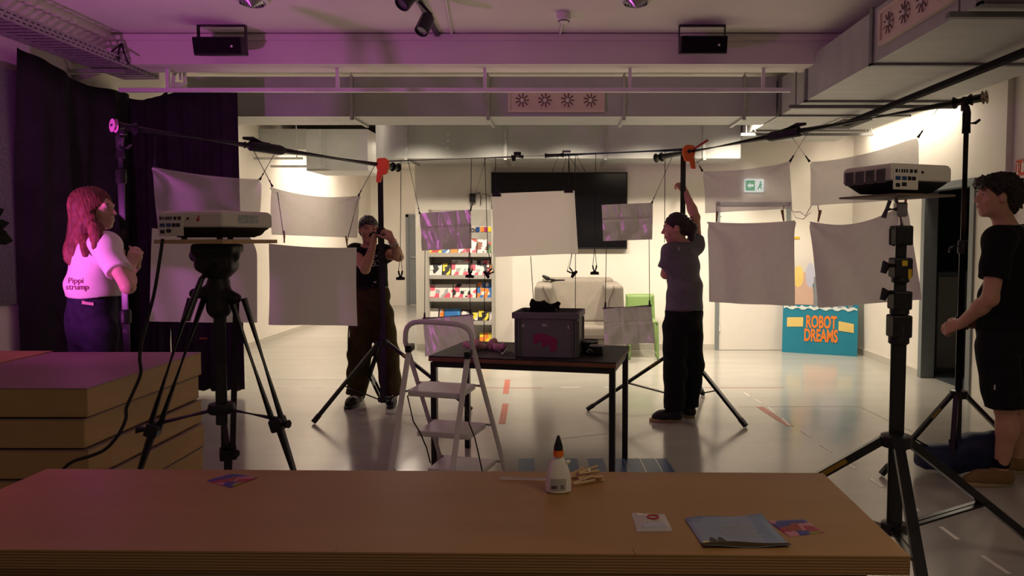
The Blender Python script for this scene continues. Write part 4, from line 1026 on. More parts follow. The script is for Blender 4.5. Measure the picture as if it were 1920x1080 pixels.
MB().box(F(1226, 990, ZT)+V((0, 0, 0.005)), (0.06, 0.02, 0.007)).build('content', 'poster_lilac', zb_, bev=0.002)
# flyers
def sheet_on_table(px, m, name, label, cat, lift=0.0, curl=0.0):
    q = [F(x, y, ZT) for x, y in px]; vs = []; n = 12
    for i in range(n+1):
        for j in range(n+1):
            u, v = i/n, j/n; p = q[0].lerp(q[1], u).lerp(q[3].lerp(q[2], u), v)
            vs.append(p+V((0, 0, 0.0008+lift+curl*(abs(2*v-1)**4*(0.5+0.5*math.sin(u*7+v))))))
    fs = [(i*(n+1)+j, i*(n+1)+j+1, (i+1)*(n+1)+j+1, (i+1)*(n+1)+j) for i in range(n) for j in range(n)]
    o = MB()._add(vs, fs).build(name, m, None, smooth=True, angle=180); md = o.modifiers.new('t', 'SOLIDIFY'); md.thickness = 0.0006
    return tag(o, label, cat)
sheet_on_table([(388, 902), (434, 887), (484, 896), (432, 915)], 'flyer', 'flyer', 'small colourful flyer lying alone on the left of the table', 'flyer')
sheet_on_table([(1438, 977), (1508, 974), (1547, 999), (1480, 1007)], 'flyer', 'flyer', 'small colourful flyer beside the blue leaflet', 'flyer')
lf_px = [(1284, 975), (1428, 967), (1484, 1028), (1320, 1029)]
lo_ = sheet_on_table(lf_px, 'flyer_paint', 'leaflet', 'blue painted leaflet with dark rooftops on the table', 'leaflet', 0.001, 0.006)
q = [F(x, y, ZT) for x, y in lf_px]
def lp(u, v, z=0.0095): return q[0].lerp(q[1], u).lerp(q[3].lerp(q[2], u), v)+V((0, 0, z))
def lfprint(pts, m, name, z):
    mb = MB(); vs = [lp(u, v, 0.0026+0.006*(abs(2*v-1)**4*(0.5+0.5*math.sin(u*7+v)))+z) for u, v in pts]; mb._add(vs, [tuple(range(len(vs)))]); return mb.build(name, m, lo_, fix=False)
for k in range(10):
    u0, u1 = k/10, (k+1)/10
    lfprint([(u0, 0.995), (u1, 0.995), (u1, 0.86-0.05*math.sin(u1*5)), (u0, 0.86-0.05*math.sin(u0*5))], 'olive', 'printed_field', 0.0002)
lfprint([(0.02, 0.86), (0.16, 0.86), (0.14, 0.80), (0.04, 0.80)], 'poster_yellow', 'printed_patch', 0.0003)
for u in (0.10, 0.20): lfprint([(u, 0.88), (u+0.12, 0.88), (u+0.09, 0.70), (u+0.06, 0.66), (u+0.03, 0.72)], 'dark_print', 'printed_rooftop', 0.0004)
for k in range(7): lfprint([(0.34, 0.32+k*0.055), (0.80-0.05*(k % 3), 0.32+k*0.055), (0.80-0.05*(k % 3), 0.335+k*0.055), (0.34, 0.335+k*0.055)], 'label_grey', 'text_line', 0.0004)

# ================================================================== PLYWOOD PLATFORM STACK (left)
Ys0, Ys1 = 3.10, 4.09
zt_ = P(165, 726, Ys0).z; xr_ = P(165, 726, Ys0).x; NL = 6; th = zt_/NL
lbs = ['lowest', 'second lowest', 'third from floor', 'third from top', 'second from top', 'topmost, dark topped']
for k in range(NL):
    z0 = k*th; off = (0.0, -0.005, 0.010, -0.008, -0.030, 0.0)[k]
    t = thing('plywood_platform', (xr_-0.43, (Ys0+Ys1)/2, z0), lbs[k]+' plywood platform of the stack on the left', 'platform', 'stacked plywood platforms')
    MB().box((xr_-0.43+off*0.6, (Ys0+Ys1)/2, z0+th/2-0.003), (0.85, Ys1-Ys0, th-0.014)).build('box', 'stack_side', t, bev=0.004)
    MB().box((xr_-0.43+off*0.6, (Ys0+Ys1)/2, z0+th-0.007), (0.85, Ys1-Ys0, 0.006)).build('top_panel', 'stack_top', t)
    MB().box((xr_-0.43+off*0.6, (Ys0+Ys1)/2, z0+0.002), (0.80, Ys1-Ys0-0.05, 0.004)).build('foot_batten', 'black_plastic', t)
t = thing('plywood_block', (xr_-1.30, (Ys0+Ys1)/2, 0), 'plywood block with pink lit top behind the platform stack', 'platform')
MB().box((xr_-1.297, (Ys0+Ys1)/2+0.02, zt_/2), (0.86, Ys1-Ys0, zt_-0.012)).build('box', 'stack_side', t, bev=0.004)
MB().box((xr_-1.297, (Ys0+Ys1)/2+0.02, zt_-0.006+0.002), (0.86, Ys1-Ys0, 0.008)).build('top_panel', 'stack_side', t)

# ================================================================== STANDS
def light_stand(name, label, base, feet, hub_z, low_z, sections, stripes=(), r0=0.022, leg_r=0.011, knobs=True, brace_f=0.55):
    base = V((base[0], base[1], 0)); t = thing(name, base, label, 'stand')
    ztop = sections[-1][0]; z = low_z-0.03
    for i, (z1, r) in enumerate(sections):
        z0 = (low_z-0.03) if i == 0 else sections[i-1][0]-0.10
        MB().tube([base+V((0, 0, z0)), base+V((0, 0, z1))], r, 14).build('pole_section', 'black_metal', t, smooth=True)
        if i < len(sections)-1:
            cz = z1
            MB().lathe([(r+0.004, -0.045), (r+0.010, -0.04), (r+0.010, 0.03), (r+0.002, 0.04)], base+V((0, 0, cz)), (0, 0, 1), 16).build('collar', 'black_plastic', t, smooth=True)
            if knobs:
                kb = MB().tube([base+V((0, -0.005, cz)), base+V((-r-0.045, -0.01, cz))], 0.008, 8)
                kb.tube([base+V((-r-0.035, -0.01, cz+0.004)), base+V((-r-0.055, -0.01, cz-0.01)), base+V((-r-0.07, -0.01, cz-0.035))], [0.012, 0.014, 0.008], 8); kb.build('clamp_lever', 'black_plastic', t, smooth=True)
    MB().lathe([(r0+0.008, -0.03), (r0+0.028, -0.025), (r0+0.028, 0.02), (r0+0.006, 0.028)], base+V((0, 0, hub_z)), (0, 0, 1), 18).build('leg_hub', 'black_metal', t, smooth=True)
    MB().lathe([(r0+0.006, -0.025), (r0+0.018, -0.02), (r0+0.018, 0.02), (r0+0.004, 0.025)], base+V((0, 0, low_z)), (0, 0, 1), 18).build('brace_hub', 'black_metal', t, smooth=True)
    for i, f in enumerate(feet):
        f = V((f[0], f[1], 0)); d = (f-base).normalized(); sd_ = V((-d.y, d.x, 0))
        p0 = base+d*(r0+0.02)+V((0, 0, hub_z-0.005)); p1 = f+V((0, 0, leg_r+0.003))
        lg = MB().bar(p0, p1, leg_r*2, leg_r*2.4, sd_).build('leg', 'black_metal', t, bev=0.002)
        MB().bar(p1+(p0-p1).normalized()*0.07, p1-(p0-p1).normalized()*0.004, leg_r*2.5, leg_r*2.9, sd_).build('rubber_foot', 'black_plastic', lg, bev=0.004)
        if i in stripes:
            MB().bar(p0.lerp(p1, 0.18)-V((0, leg_r*0.6, -leg_r*0.4)), p0.lerp(p1, 0.30)-V((0, leg_r*0.6, -leg_r*0.4)), leg_r*1.1, leg_r*1.6, sd_).build('yellow_sticker', 'stripe', lg)
        m = p0.lerp(p1, brace_f); q0 = base+d*(r0+0.012)+V((0, 0, low_z))
        for s_ in (-1, 1):
            MB().bar(q0+sd_*(s_*0.014), m+sd_*(s_*0.014), 0.010, 0.020, sd_).build('brace', 'black_metal', t)
    return t
# stand held by the person with the head scarf
YBn = 6.05; bB = P(718, 700, YBn); bB.z = 0
f1, f2 = F(588, 795), F(884, 771); f3 = bB*3-f1-f2
zBt = P(718, 300, YBn).z
hubB = P(718, 642, YBn).z; lowB = P(718, 748, YBn).z
zc1 = P(717, 436, YBn).z
light_stand('light_stand', 'black stand gripped by the person with the head scarf', bB, (f1, f2, f3), hubB, max(0.1, lowB), [(zc1, 0.027), (zBt-0.02, 0.023)], (1,), 0.027, 0.013)
# stand held by the person in grey
bC = F(1277, 770); YCn = bC.y
f1, f2 = F(1101, 771), F(1398, 802); f3 = F(1318, 742)
zCt = P(1275, 283, YCn).z
light_stand('light_stand', 'black stand held up by the person in the grey shirt', bC, (f1, f2, f3), P(1277, 655, YCn).z, max(0.12, P(1277, 742, YCn).z), [(1.2, 0.027), (zCt-0.02, 0.022)], (0,), 0.027, 0.013, knobs=False)
# stand held by the man on the right
YD = 4.42; bD = P(1794, 850, YD); bD.z = 0
f1 = F(1653, 893); f2 = F(1938, 876); f3 = bD*3-f1-f2
zDt = P(1805, 192, YD).z
light_stand('light_stand', 'black stand gripped by the man on the right', bD, (f1, f2, f3), P(1794, 738, YD).z, P(1794, 862, YD).z, [(0.95, 0.022), (P(1803, 462, YD).z, 0.019), (zDt-0.02, 0.015)], (0,), 0.024, 0.012)
# stand behind the girl
YA = 4.32; bA = P(237, 650, YA); bA.z = 0
zAt = P(237, 240, YA).z
light_stand('light_stand', 'black stand in front of the curtain beside the girl', bA, [bA+V((0.38*math.cos(math.radians(q_)), 0.38*math.sin(math.radians(q_)), 0)) for q_ in (95, 205+125, 208)], 0.62, 0.2, [(1.0, 0.022), (P(237, 330, YA).z, 0.019), (zAt-0.02, 0.015)], (), 0.024, 0.011, knobs=False)

# ------------------------------------------------------------------ booms
def boom(label, A, B, r, coup, cap_m, holder):
    t = thing('boom_pole', A, label, 'pole'); d = (B-A).normalized()
    m = on_line(A, B, coup)
    MB().tube([A, m], r*0.94, 14).build('thin_section', 'black_metal', t, smooth=True)
    MB().tube([m, B], r, 14).build('thick_section', 'black_metal', t, smooth=True)
    MB().tube([m-d*0.16, m-d*0.12, m+d*0.10, m+d*0.13], [r*0.9, r*1.35, r*1.35, r*1.0], 12).build('coupler', 'black_plastic', t, smooth=True)
    MB().tube([m+d*0.02+V((0, 0, r)), m-d*0.10+V((0, 0, r*1.9)), m-d*0.17+V((0, 0, r*1.7))], [0.014, 0.016, 0.010], 8).build('lock_lever', 'black_plastic', t, smooth=True)
    MB().tube([B-d*0.05, B+d*0.01], r*1.45, 14).build('end_cap', 'black_plastic', t, smooth=True)
    dk = MB().tube([A-d*0.02, A+d*0.0], 0.040, 20).build('end_disc', cap_m, t); MB().tube([A-d*0.026, A-d*0.018], 0.008, 10).build('screw', 'black_plastic', dk)
    return t, d
mat('disc_pink', (0.75, 0.30, 0.60), 0.5, var=0.05); mat('disc_tan', (0.42, 0.34, 0.20), 0.5, var=0.1)
LA, LB = P(217, 236, YA-0.05), P(745, 314, YBn-0.08)
boom('black telescopic boom pole on the left, pink end disc', LA, LB, 0.026, 500, 'disc_pink', None)
RA, RB = P(1843, 183, YD-0.06), P(1232, 296, YCn+0.08)
boom('black telescopic boom pole on the right, tan end disc', RA, RB, 0.027, 1470, 'disc_tan', None)
def boom_head(px, Bs, zt, line, label):
    c = on_line(line[0], line[1], px); t = thing('boom_holder', c, label, 'clamp')
    d = (line[1]-line[0]).normalized()
    MB().tube([c-d*0.05, c+d*0.05], 0.037, 14).build('sleeve', 'black_plastic', t, smooth=True)
    MB().tube([V((Bs.x, Bs.y, zt-0.16)), V((Bs.x, Bs.y, zt-0.04)), V((Bs.x, Bs.y, zt))], [0.024, 0.024, 0.016], 12).build('socket', 'black_plastic', t, smooth=True)
    MB().box((c+V((Bs.x, Bs.y, zt)))/2+V((0, 0, 0.0)), (0.035, 0.035, max(0.05, (c.z-zt)+0.05))).build('neck', 'black_plastic', t, bev=0.006)
    p = V((Bs.x, Bs.y, zt-0.10)); MB().tube([p, p+V((0.05, -0.01, 0)), p+V((0.075, -0.01, 0.02))], [0.008, 0.010, 0.008], 8).build('knob', 'black_plastic', t, smooth=True)
    return t
boom_head(237, bA, P(237, 246, YA).z, (LA, LB), 'boom holder on top of the stand beside the girl')
boom_head(1805, bD, P(1805, 200, YD).z, (RA, RB), 'boom holder on top of the right-hand stand')
def orange_clamp(px, Bs, line, label, lever):
    c = on_line(line[0], line[1], px); t = thing('spring_clamp', c, label, 'clamp'); s_ = lever
    c = c+V((0, -0.035, 0))
    MB().prism([(-0.04, -0.05), (-0.015, -0.085), (0.03, -0.075), (0.05, -0.02), (0.05, 0.03), (0.02, 0.055), (-0.04, 0.05), (-0.055, 0.0)], c+V((0, -0.015, 0)), (s_, 0, 0), (0, 0, 1), 0.04).build('jaw', 'orange', t, bev=0.006)
    MB().prism([(-0.055, -0.14), (-0.02, -0.14), (0.0, -0.06), (-0.045, -0.05)], c+V((0, -0.02, 0)), (s_, 0, 0), (0, 0, 1), 0.03).build('grip', 'orange', t, bev=0.004)
    MB().tube([c+V((0.0, -0.04, 0)), c+V((0.0, 0.03, 0))], 0.016, 10).build('pivot', 'black_plastic', t)
    if lever == -1: MB().bar(c+V((0.04, -0.02, 0.02)), c+V((0.15, -0.02, 0.09)), 0.026, 0.018).build('lever', 'red', t, bev=0.003)
orange_clamp(722, bB, (LA, LB), 'orange clamp on the stand of the person with head scarf', 1)
orange_clamp(1290, bC, (RA, RB), 'orange clamp on the stand of the person in grey', -1)
# thin cross pole between the two middle stands
CA, CM, CN, CB = P(708, 303, YBn-0.05), P(968, 294, YBn+0.0), P(1026, 292, YBn+0.02), P(1300, 280, YCn+0.0)
cpole = thing('cross_pole', CM, 'thin blue and silver telescopic pole between the two middle stands', 'pole')
MB().tube([CA, CM], 0.008, 10).build('steel_rod', 'steel_dark', cpole, smooth=True); MB().tube([CM, CN], 0.006, 10).build('inner_rod', 'chrome', cpole, smooth=True)
MB().tube([CN, CB], 0.016, 12).build('blue_tube', 'blue_pole', cpole, smooth=True)
MB().tube([CN-V((0.02, 0, 0)), CN+(CB-CN).normalized()*0.14], 0.022, 12).build('grip', 'black_plastic', cpole, smooth=True)
MB().tube([CM-V((0.04, 0, 0)), CM+V((0.06, 0, 0))], 0.018, 10).box(CM+V((0.01, 0, 0.025)), (0.06, 0.02, 0.03)).box(CM+V((-0.02, 0, -0.02)), (0.03, 0.02, 0.03)).build('lock', 'black_plastic', cpole, smooth=True)
tb = P(1062, 284, YBn); MB().box(tb, (0.07, 0.02, 0.016)).build('hook_plate', 'steel_dark', cpole)
def cpt(px): return on_line(CA, CM, px) if px < 968 else (on_line(CM, CN, px) if px < 1026 else on_line(CN, CB, px))

# ------------------------------------------------------------------ hanging sheets
def hang(name, label, cat, corners, depth, m, cords=(), sag=0.02, wave=0.01, hooks=True, group=None, thick=0.0012, bar=False, ph=0.0, roundc=0.0, n=40, crease=False):
    q = [P(x, y, depth(x)) for x, y in corners]
    c0 = (q[2]+q[3])/2; t = thing(name, c0, label, cat, group)
    nn = (q[1]-q[0]).cross(q[3]-q[0]).normalized(); vs = []
    for i in range(n+1):
        for j in range(n+1):
            u, v = i/n, j/n
            if roundc: # pull in the upper right corner
                uu = u*(1-roundc*max(0, 1-v*4)**2) if u > 0.5 else u
            else: uu = u
            p = q[0].lerp(q[1], uu).lerp(q[3].lerp(q[2], uu), v)
            p.z -= sag*math.sin(math.pi*u)*(1-v)**2
            w_ = wave*(math.sin(u*7+ph+1.5*v)+0.6*math.sin(u*15+ph*2-v*3))*(0.25+0.75*v) + wave*0.8*math.sin(3.1*(u+v)+ph)
            r1, r2 = math.hypot(u-0.06, v), math.hypot(u-0.94, v)
            if m in ('cotton', 'cloth_white'): w_ += 0.016*math.sin(7*math.atan2(v+0.02, u+0.03)+ph)*math.exp(-2.2*r1)+0.016*math.sin(7*math.atan2(v+0.02, 1.03-u)+ph*2)*math.exp(-2.2*r2)
            if m == 'silver': w_ += 0.007*math.sin(u*13+ph*3+2*math.sin(v*5+ph))*(0.4+v)+0.004*math.sin(u*31-v*9+ph)
            if crease: w_ += 0.012*(math.exp(-((u-0.36)/0.03)**2)+math.exp(-((v-0.42)/0.03)**2)+math.exp(-((u-0.72)/0.02)**2))
            vs.append(p+nn*w_)
    fs = [(i*(n+1)+j, i*(n+1)+j+1, (i+1)*(n+1)+j+1, (i+1)*(n+1)+j) for i in range(n) for j in range(n)]
    o = MB()._add(vs, fs).build('sheet', m, t, smooth=True, angle=180, fix=False)
    if bar: MB().tube([q[0]-(q[1]-q[0])*0.01, q[1]+(q[1]-q[0])*0.01], 0.008, 8).build('top_rod', 'steel_dark', t)
    for a, b in cords:
        a, b = V(a), V(b); MB().tube([a, b], 0.0028, 6).build('cord', 'black_plastic', t)
        if hooks: MB().tube([b, b+(a-b).normalized()*0.05], [0.010, 0.006], 8).build('hook', 'black_plastic', t)
    return t
LD = lambda x: on_line(LA, LB, x).y
RD_ = lambda x: on_line(RA, RB, x).y
CD = lambda x: YBn-0.0
L_ = lambda x, y: P(x, y, LD(x)); R_ = lambda x, y: P(x, y, RD_(x))
lb_pt = lambda x: on_line(LA, LB, x); rb_pt = lambda x: on_line(RA, RB, x)
hang('hanging_sheet', 'upper left purple-lit white cloth above the left projector', 'sheet', [(288, 312), (488, 336), (490, 425), (297, 432)], LD, 'cloth_white', [(lb_pt(291), L_(290, 314)), (lb_pt(519), L_(487, 337))], 0.015, 0.022, group='hanging cloths', ph=0.4)
hang('hanging_sheet', 'large pale paper behind the tripod, below the left projector', 'sheet', [(285, 428), (482, 440), (483, 605), (282, 603)], LD, 'paper', [(L_(300, 430), L_(300, 437)), (L_(468, 430), L_(468, 445))], 0.0, 0.012, hooks=False, group='hanging papers', roundc=0.10)
hang('hanging_sheet', 'translucent white cloth left of the person with head scarf', 'sheet', [(509, 351), (673, 367), (671, 446), (508, 440)], LD, 'cloth_white', [(lb_pt(471), L_(511, 350)), (lb_pt(704), L_(672, 367))], 0.035, 0.015, group='hanging cloths', ph=1.7)
hang('hanging_sheet', 'pale grey paper pegged in front of the person with head scarf', 'sheet', [(505, 457), (668, 464), (668, 611), (502, 609)], LD, 'paper', [(L_(520, 360), L_(533, 450)), (L_(673, 367), L_(651, 452))], 0.012, 0.014, hooks=False, group='hanging papers', ph=2.5)
hang('hanging_sheet', 'thin white cloth with the exit sign showing through', 'sheet', [(1316, 321), (1483, 303), (1483, 391), (1323, 400)], RD_, 'cloth_white', [(rb_pt(1297), R_(1317, 321)), (rb_pt(1518), R_(1481, 303))], 0.02, 0.015, group='hanging cloths', ph=0.9)
hang('hanging_sheet', 'thin white cloth behind the right-hand projector', 'sheet', [(1519, 304), (1722, 258), (1724, 372), (1521, 386)], RD_, 'cloth_white', [(rb_pt(1480), R_(1518, 303)), (rb_pt(1762), R_(1721, 258))], 0.03, 0.018, group='hanging cloths', ph=2.2)
hang('hanging_sheet', 'square grey cotton sheet right of the person in grey', 'sheet', [(1325, 416), (1491, 413), (1489, 574), (1329, 566)], RD_, 'cotton', [(R_(1343, 385), R_(1344, 412)), (R_(1470, 385), R_(1467, 408))], 0.015, 0.018, hooks=False, group='hanging cotton sheets', ph=0.3)
hang('hanging_sheet', 'large grey cotton sheet behind the right-hand projector stand', 'sheet', [(1515, 415), (1702, 383), (1729, 562), (1536, 577)], RD_, 'cotton', [(R_(1533, 383), R_(1537, 408)), (R_(1690, 365), R_(1698, 378))], 0.07, 0.028, hooks=False, group='hanging cotton sheets', ph=1.9)
lp_ = thing('tie_cord', R_(1500, 395), 'loose white cord tying the two upper right cloths together', 'cord')
MB().tube([R_(1483, 392), R_(1490, 398), R_(1500, 397), R_(1510, 405), R_(1521, 386)], 0.003, 6).tube([R_(1484, 394), R_(1492, 408), R_(1506, 411), R_(1520, 398)], 0.0025, 6).build('cord', 'white_paint', lp_)
for (px, py), fn, lb, dx in (((533, 444), L_, 'brown peg at the left corner of the pegged grey paper', 0.05), ((650, 453), L_, 'brown peg beside the shoulder of the person with head scarf', -0.1), ((1344, 406), R_, 'brown peg holding the left corner of the square cotton sheet', 0.05), ((1468, 404), R_, 'brown peg holding the right corner of the square cotton sheet', -0.2), ((1536, 405), R_, 'brown peg holding the left corner of the large cotton sheet', 0.15), ((1698, 376), R_, 'brown peg behind the right-hand projector board', 0.0)):
    c = fn(px, py); peg('clothes_peg', c, (dx, -0.1, 1), V((0.45, -1, 0)), 'wood_pin', 0.085, lb, 'clothespin', 'pegs on the hanging sheets')
# centre: white paper and four silver cloths
hang('hanging_sheet', 'bright white paper hanging in front of the television', 'sheet', [(921, 363), (1077, 357), (1084, 475), (927, 482)], CD, 'paper_white', [(cpt(929), P(929, 360, YBn)), (cpt(1066), P(1066, 356, YBn))], 0.0, 0.006, hooks=False, thick=0.002)
for px, lb in ((931, 'black clip on the left corner of the white paper'), (1066, 'black clip on the right corner of the white paper')):
    c = P(px, 366 if px < 1000 else 359, YBn); t = thing('paper_clip', c, lb, 'clip', 'paper clips')
    MB().box(c, (0.075, 0.03, 0.024)).build('jaw', 'black_plastic', t, bev=0.003); MB().prism([(-0.022, 0.01), (0.022, 0.01), (0.012, 0.05), (0.0, 0.06), (-0.012, 0.05)], c+V((0, 0.005, 0)), (1, 0, 0), (0, 0, 1), 0.012).build('handle', 'black_plastic', t)
cl = YBn
hang('silver_cloth', 'silver cloth hanging above the brochure rack, upper left', 'cloth', [(786, 400), (883, 393), (884, 466), (791, 470)], CD, 'silver', [(cpt(765), P(787, 401, cl)), (cpt(911), P(882, 395, cl))], 0.0, 0.010, group='silver cloths', ph=0.5, crease=True)
hang('silver_cloth', 'silver cloth hanging at the right edge of the television', 'cloth', [(1128, 384), (1224, 380), (1223, 449), (1131, 452)], CD, 'silver', [(cpt(1065), P(1129, 384, cl)), (cpt(1266), P(1222, 381, cl))], 0.0, 0.010, group='silver cloths', ph=2.1, crease=True)
hang('silver_cloth', 'lower silver cloth left, partly behind the ladder', 'cloth', [(793, 597), (887, 590), (893, 652), (797, 668)], CD, 'silver', [(P(797, 470, cl), P(796, 597, cl)), (P(879, 466, cl), P(882, 592, cl))], 0.0, 0.010, group='silver cloths', ph=1.1, bar=True)
hang('silver_cloth', 'lower silver cloth right, in front of the green chair', 'cloth', [(1131, 578), (1221, 573), (1228, 643), (1133, 648)], CD, 'silver', [(P(1137, 452, cl), P(1135, 577, cl)), (P(1217, 449, cl), P(1218, 574, cl))], 0.0, 0.010, group='silver cloths', ph=2.8, bar=True, crease=True)
# dangling spring clamps on cords
def dangle(px, py, rot, top, label):
    c = P(px, py, YBn+0.02); t = thing('dangling_clamp', c, label, 'clamp', 'black clamps dangling on cords')
    Rr = Matrix.Rotation(math.radians(rot), 3, 'Y'); ux_, uz_ = Rr @ V((1, 0, 0)), Rr @ V((0, 0, 1)); s_ = 0.0045
    MB().prism([(x*s_, y*s_) for x, y in ((-8, -6), (8, -6), (8, -1), (3, 0), (2, 3), (-2, 3), (-3, 0), (-8, -1))], c+V((0, 0.012, 0)), ux_, uz_, 0.024).build('jaw', 'black_plastic', t, bev=0.002)
    for sg in (-1, 1): MB().prism([(x*s_*1.0, y*s_) for x, y in ((sg*0.5, 2), (sg*3.5, 3), (sg*5, 11), (sg*2.5, 12))], c+V((0, 0.009, 0)), ux_, uz_, 0.018).build('handle', 'black_plastic', t, bev=0.002)
    a, b = c+ux_*0.016+uz_*0.05, c-ux_*0.016+uz_*0.05; k = V((c.x, c.y, c.z+0.16)).lerp(top, 0.05)
    MB().tube([a, k], 0.0025, 6).tube([b, k], 0.0025, 6).tube([k, top], 0.0028, 6).build('cord', 'black_plastic', t)
dangle(751, 519, 0, cpt(752), 'black clamp dangling right of the person with head scarf')
dangle(881, 515, 5, cpt(884), 'black clamp dangling in front of the pink magazines')
dangle(915, 513, 55, cpt(909), 'tilted black clamp dangling at the right edge of the rack')
dangle(1074, 512, -50, cpt(1079), 'tilted black clamp dangling above the armchair')
dangle(1115, 509, 0, cpt(1117), 'black clamp dangling just below the television')
for px, (y0, y1, x2), lb in ((909, (512, 645, 907), 'thin cord running down to the table left of the crate'), (995, (480, 576, 1001), 'thin cord from the white paper to the crate'), (1079, (476, 592, 1079), 'thin cord hanging in front of the armchair'), (1247, (283, 455, 1246), 'thin cord hanging beside the face of the person in grey')):
    o = MB().tube([P(px, y0, YBn+0.03), P(x2, y1, YBn+0.03)], 0.003, 6).build('cord', 'black_plastic'); tag(o, lb, 'cord')
o = MB()
for a, b in (((1047, 300), (1035, 323)), ((1062, 297), (1055, 323)), ((1066, 297), (1068, 323)), ((1080, 297), (1097, 322))): o.tube([P(a[0], a[1]-8, YBn), P(b[0], b[1], YBn)], 0.003, 6)
tag(o.build('cord_bunch', 'black_plastic'), 'bunch of thin cords tied to the blue pole above the television', 'cord')

# ================================================================== PROJECTORS
def projector(c, ang, label, Wd, Dd, Ht, faces):
    """c: centre of the underside; ang: heading of local x; long side Wd along local x"""
    Rz = rotz(ang); c = V(c)
    def q(x, y, z): return c+Rz @ V((x, y, z))
    t = thing('projector', c, label, 'projector', 'projectors')
    hb = Ht*0.42
    lo = [(-Wd/2+0.05, -Dd/2+0.045), (Wd/2-0.05, -Dd/2+0.045), (Wd/2-0.05, Dd/2-0.045), (-Wd/2+0.05, Dd/2-0.045)]
    hi = [(-Wd/2+0.006, -Dd/2+0.006), (Wd/2-0.006, -Dd/2+0.006), (Wd/2-0.006, Dd/2-0.006), (-Wd/2+0.006, Dd/2-0.006)]
    mb = MB(); mb._add([q(x, y, 0.008) for x, y in lo]+[q(x, y, hb) for x, y in hi], [(0, 3, 2, 1), (4, 5, 6, 7), (0, 1, 5, 4), (1, 2, 6, 5), (2, 3, 7, 6), (3, 0, 4, 7)]); mb.build('lower_shell', 'black_plastic', t, bev=0.006)
    up1 = [(-Wd/2, -Dd/2), (Wd/2, -Dd/2), (Wd/2, Dd/2), (-Wd/2, Dd/2)]; up2 = [(x*0.93, y*0.93) for x, y in up1]
    mb = MB(); mb._add([q(x, y, hb) for x, y in up1]+[q(x, y, Ht*0.90) for x, y in up1]+[q(x, y, Ht) for x, y in up2], [(0, 3, 2, 1), (8, 9, 10, 11)]+[(i+k*4, (i+1) % 4+k*4, (i+1) % 4+4+k*4, i+4+k*4) for k in (0, 1) for i in range(4)]); mb.build('upper_shell', 'proj_white', t, bev=0.010)
    for x, y in ((-Wd/2+0.07, -Dd/2+0.06), (Wd/2-0.07, -Dd/2+0.06), (0, Dd/2-0.07)): MB().lathe([(0.012, 0), (0.010, 0.012)], q(x, y, 0), (0, 0, 1), 10).build('foot', 'black_plastic', t)
    # port side: local -y face
    pf = faces['ports']   # (x centre)
    pn = MB().box(q(pf, -Dd/2-0.001, Ht*0.52), (0.125, 0.006, Ht*0.80), Rz).build('port_panel', 'proj_white', t, bev=0.003)
    row = [(-0.05, 0.010), (-0.036, 0.004), (-0.022, 0.007), (-0.010, 0.007), (0.003, 0.008), (0.024, 0.014), (0.046, 0.014)]
    for x, w_ in row: MB().box(q(pf+x, -Dd/2-0.004, Ht*0.74), (w_, 0.003, Ht*0.11), Rz).build('port', 'black_plastic', pn)
    for x, w_, z in ((-0.042, 0.026, 0.50), (-0.010, 0.024, 0.50), (0.016, 0.018, 0.50), (0.038, 0.020, 0.50), (-0.042, 0.022, 0.27), (-0.010, 0.024, 0.30)):
        MB().box(q(pf+x, -Dd/2-0.004, Ht*z), (w_, 0.004, Ht*0.13), Rz).build('port', 'tape_blue' if (z == 0.5 and x < 0) else 'black_plastic', pn, bev=0.002)
    MB().tube([q(pf+0.085, -Dd/2-0.002, Ht*0.72), q(pf+0.085, -Dd/2+0.01, Ht*0.72)], 0.006, 10).build('lock_slot', 'black_plastic', t)
    if 'mark' in faces:
        MB().tube([q(pf+0.135, -Dd/2-0.0025, Ht*0.68), q(pf+0.135, -Dd/2, Ht*0.68)], 0.0065, 14).box(q(pf+0.140, -Dd/2-0.0015, Ht*0.78), (0.004, 0.002, 0.010), Rz).build('red_mark', 'red', t)
    # vent side: local -x face
    sx = faces['side']
    if faces.get('vents'):
        for k in range(4):
            g_ = MB().box(q(sx*(Wd/2+0.0005), -Dd*0.30+k*0.058*1.0, Ht*0.60), (0.004, 0.046, Ht*0.46), Rz).build('vent_grille', 'crate', t)
            for m in range(7): MB().box(q(sx*(Wd/2+0.003), -Dd*0.30+k*0.058, Ht*(0.42+0.06*m)), (0.003, 0.044, Ht*0.02), Rz).build('grille_slat', 'dark_print', g_)
    if 'sticker' in faces:
        st = MB().box(q(sx*(Wd/2+0.001), -0.00, Ht*0.72), (0.002, 0.11, Ht*0.28), Rz).build('type_label', 'sticker', t)
        for m in range(4): MB().box(q(sx*(Wd/2+0.0025), 0.0, Ht*(0.63+0.055*m)), (0.001, 0.05, Ht*0.015), Rz).build('text_line', 'label_grey', st)
    MB().lathe([(0.045, -0.01), (0.05, 0.02), (0.042, 0.025), (0.038, 0.01)], q(0.06, Dd/2, Ht*0.55), Rz @ V((0, 1, 0)), 24).build('lens', 'black_plastic', t, smooth=True)
    return t
def board(c, ang, W_, D_, t_, m, label):
    Rz = rotz(ang); o = MB().box(V(c)+V((0, 0, -t_/2)), (W_, D_, t_), Rz).build('projector_board', m, bev=0.001); return tag(o, label, 'board')
# left: ports on the left-facing side, near corner at x=411
YT = 3.0
TC = P(408, 460, YT)            # tripod axis
zBt_ = P(411, 450, YT-0.2).z
ctr = V((TC.x, YT, zBt_+0.001))
angL = -18
board(ctr, angL, 0.345, 0.31, 0.016, 'wood_light', 'light wooden board under the left projector')
HtL = P(411, 394, YT-0.2).z-ctr.z
projector(ctr+V((0, 0, 0.001)), angL, 'white projector on the video tripod at left', 0.32, 0.285, HtL, {'ports': -0.093, 'side': 1, 'sticker': 1, 'mark': 1})
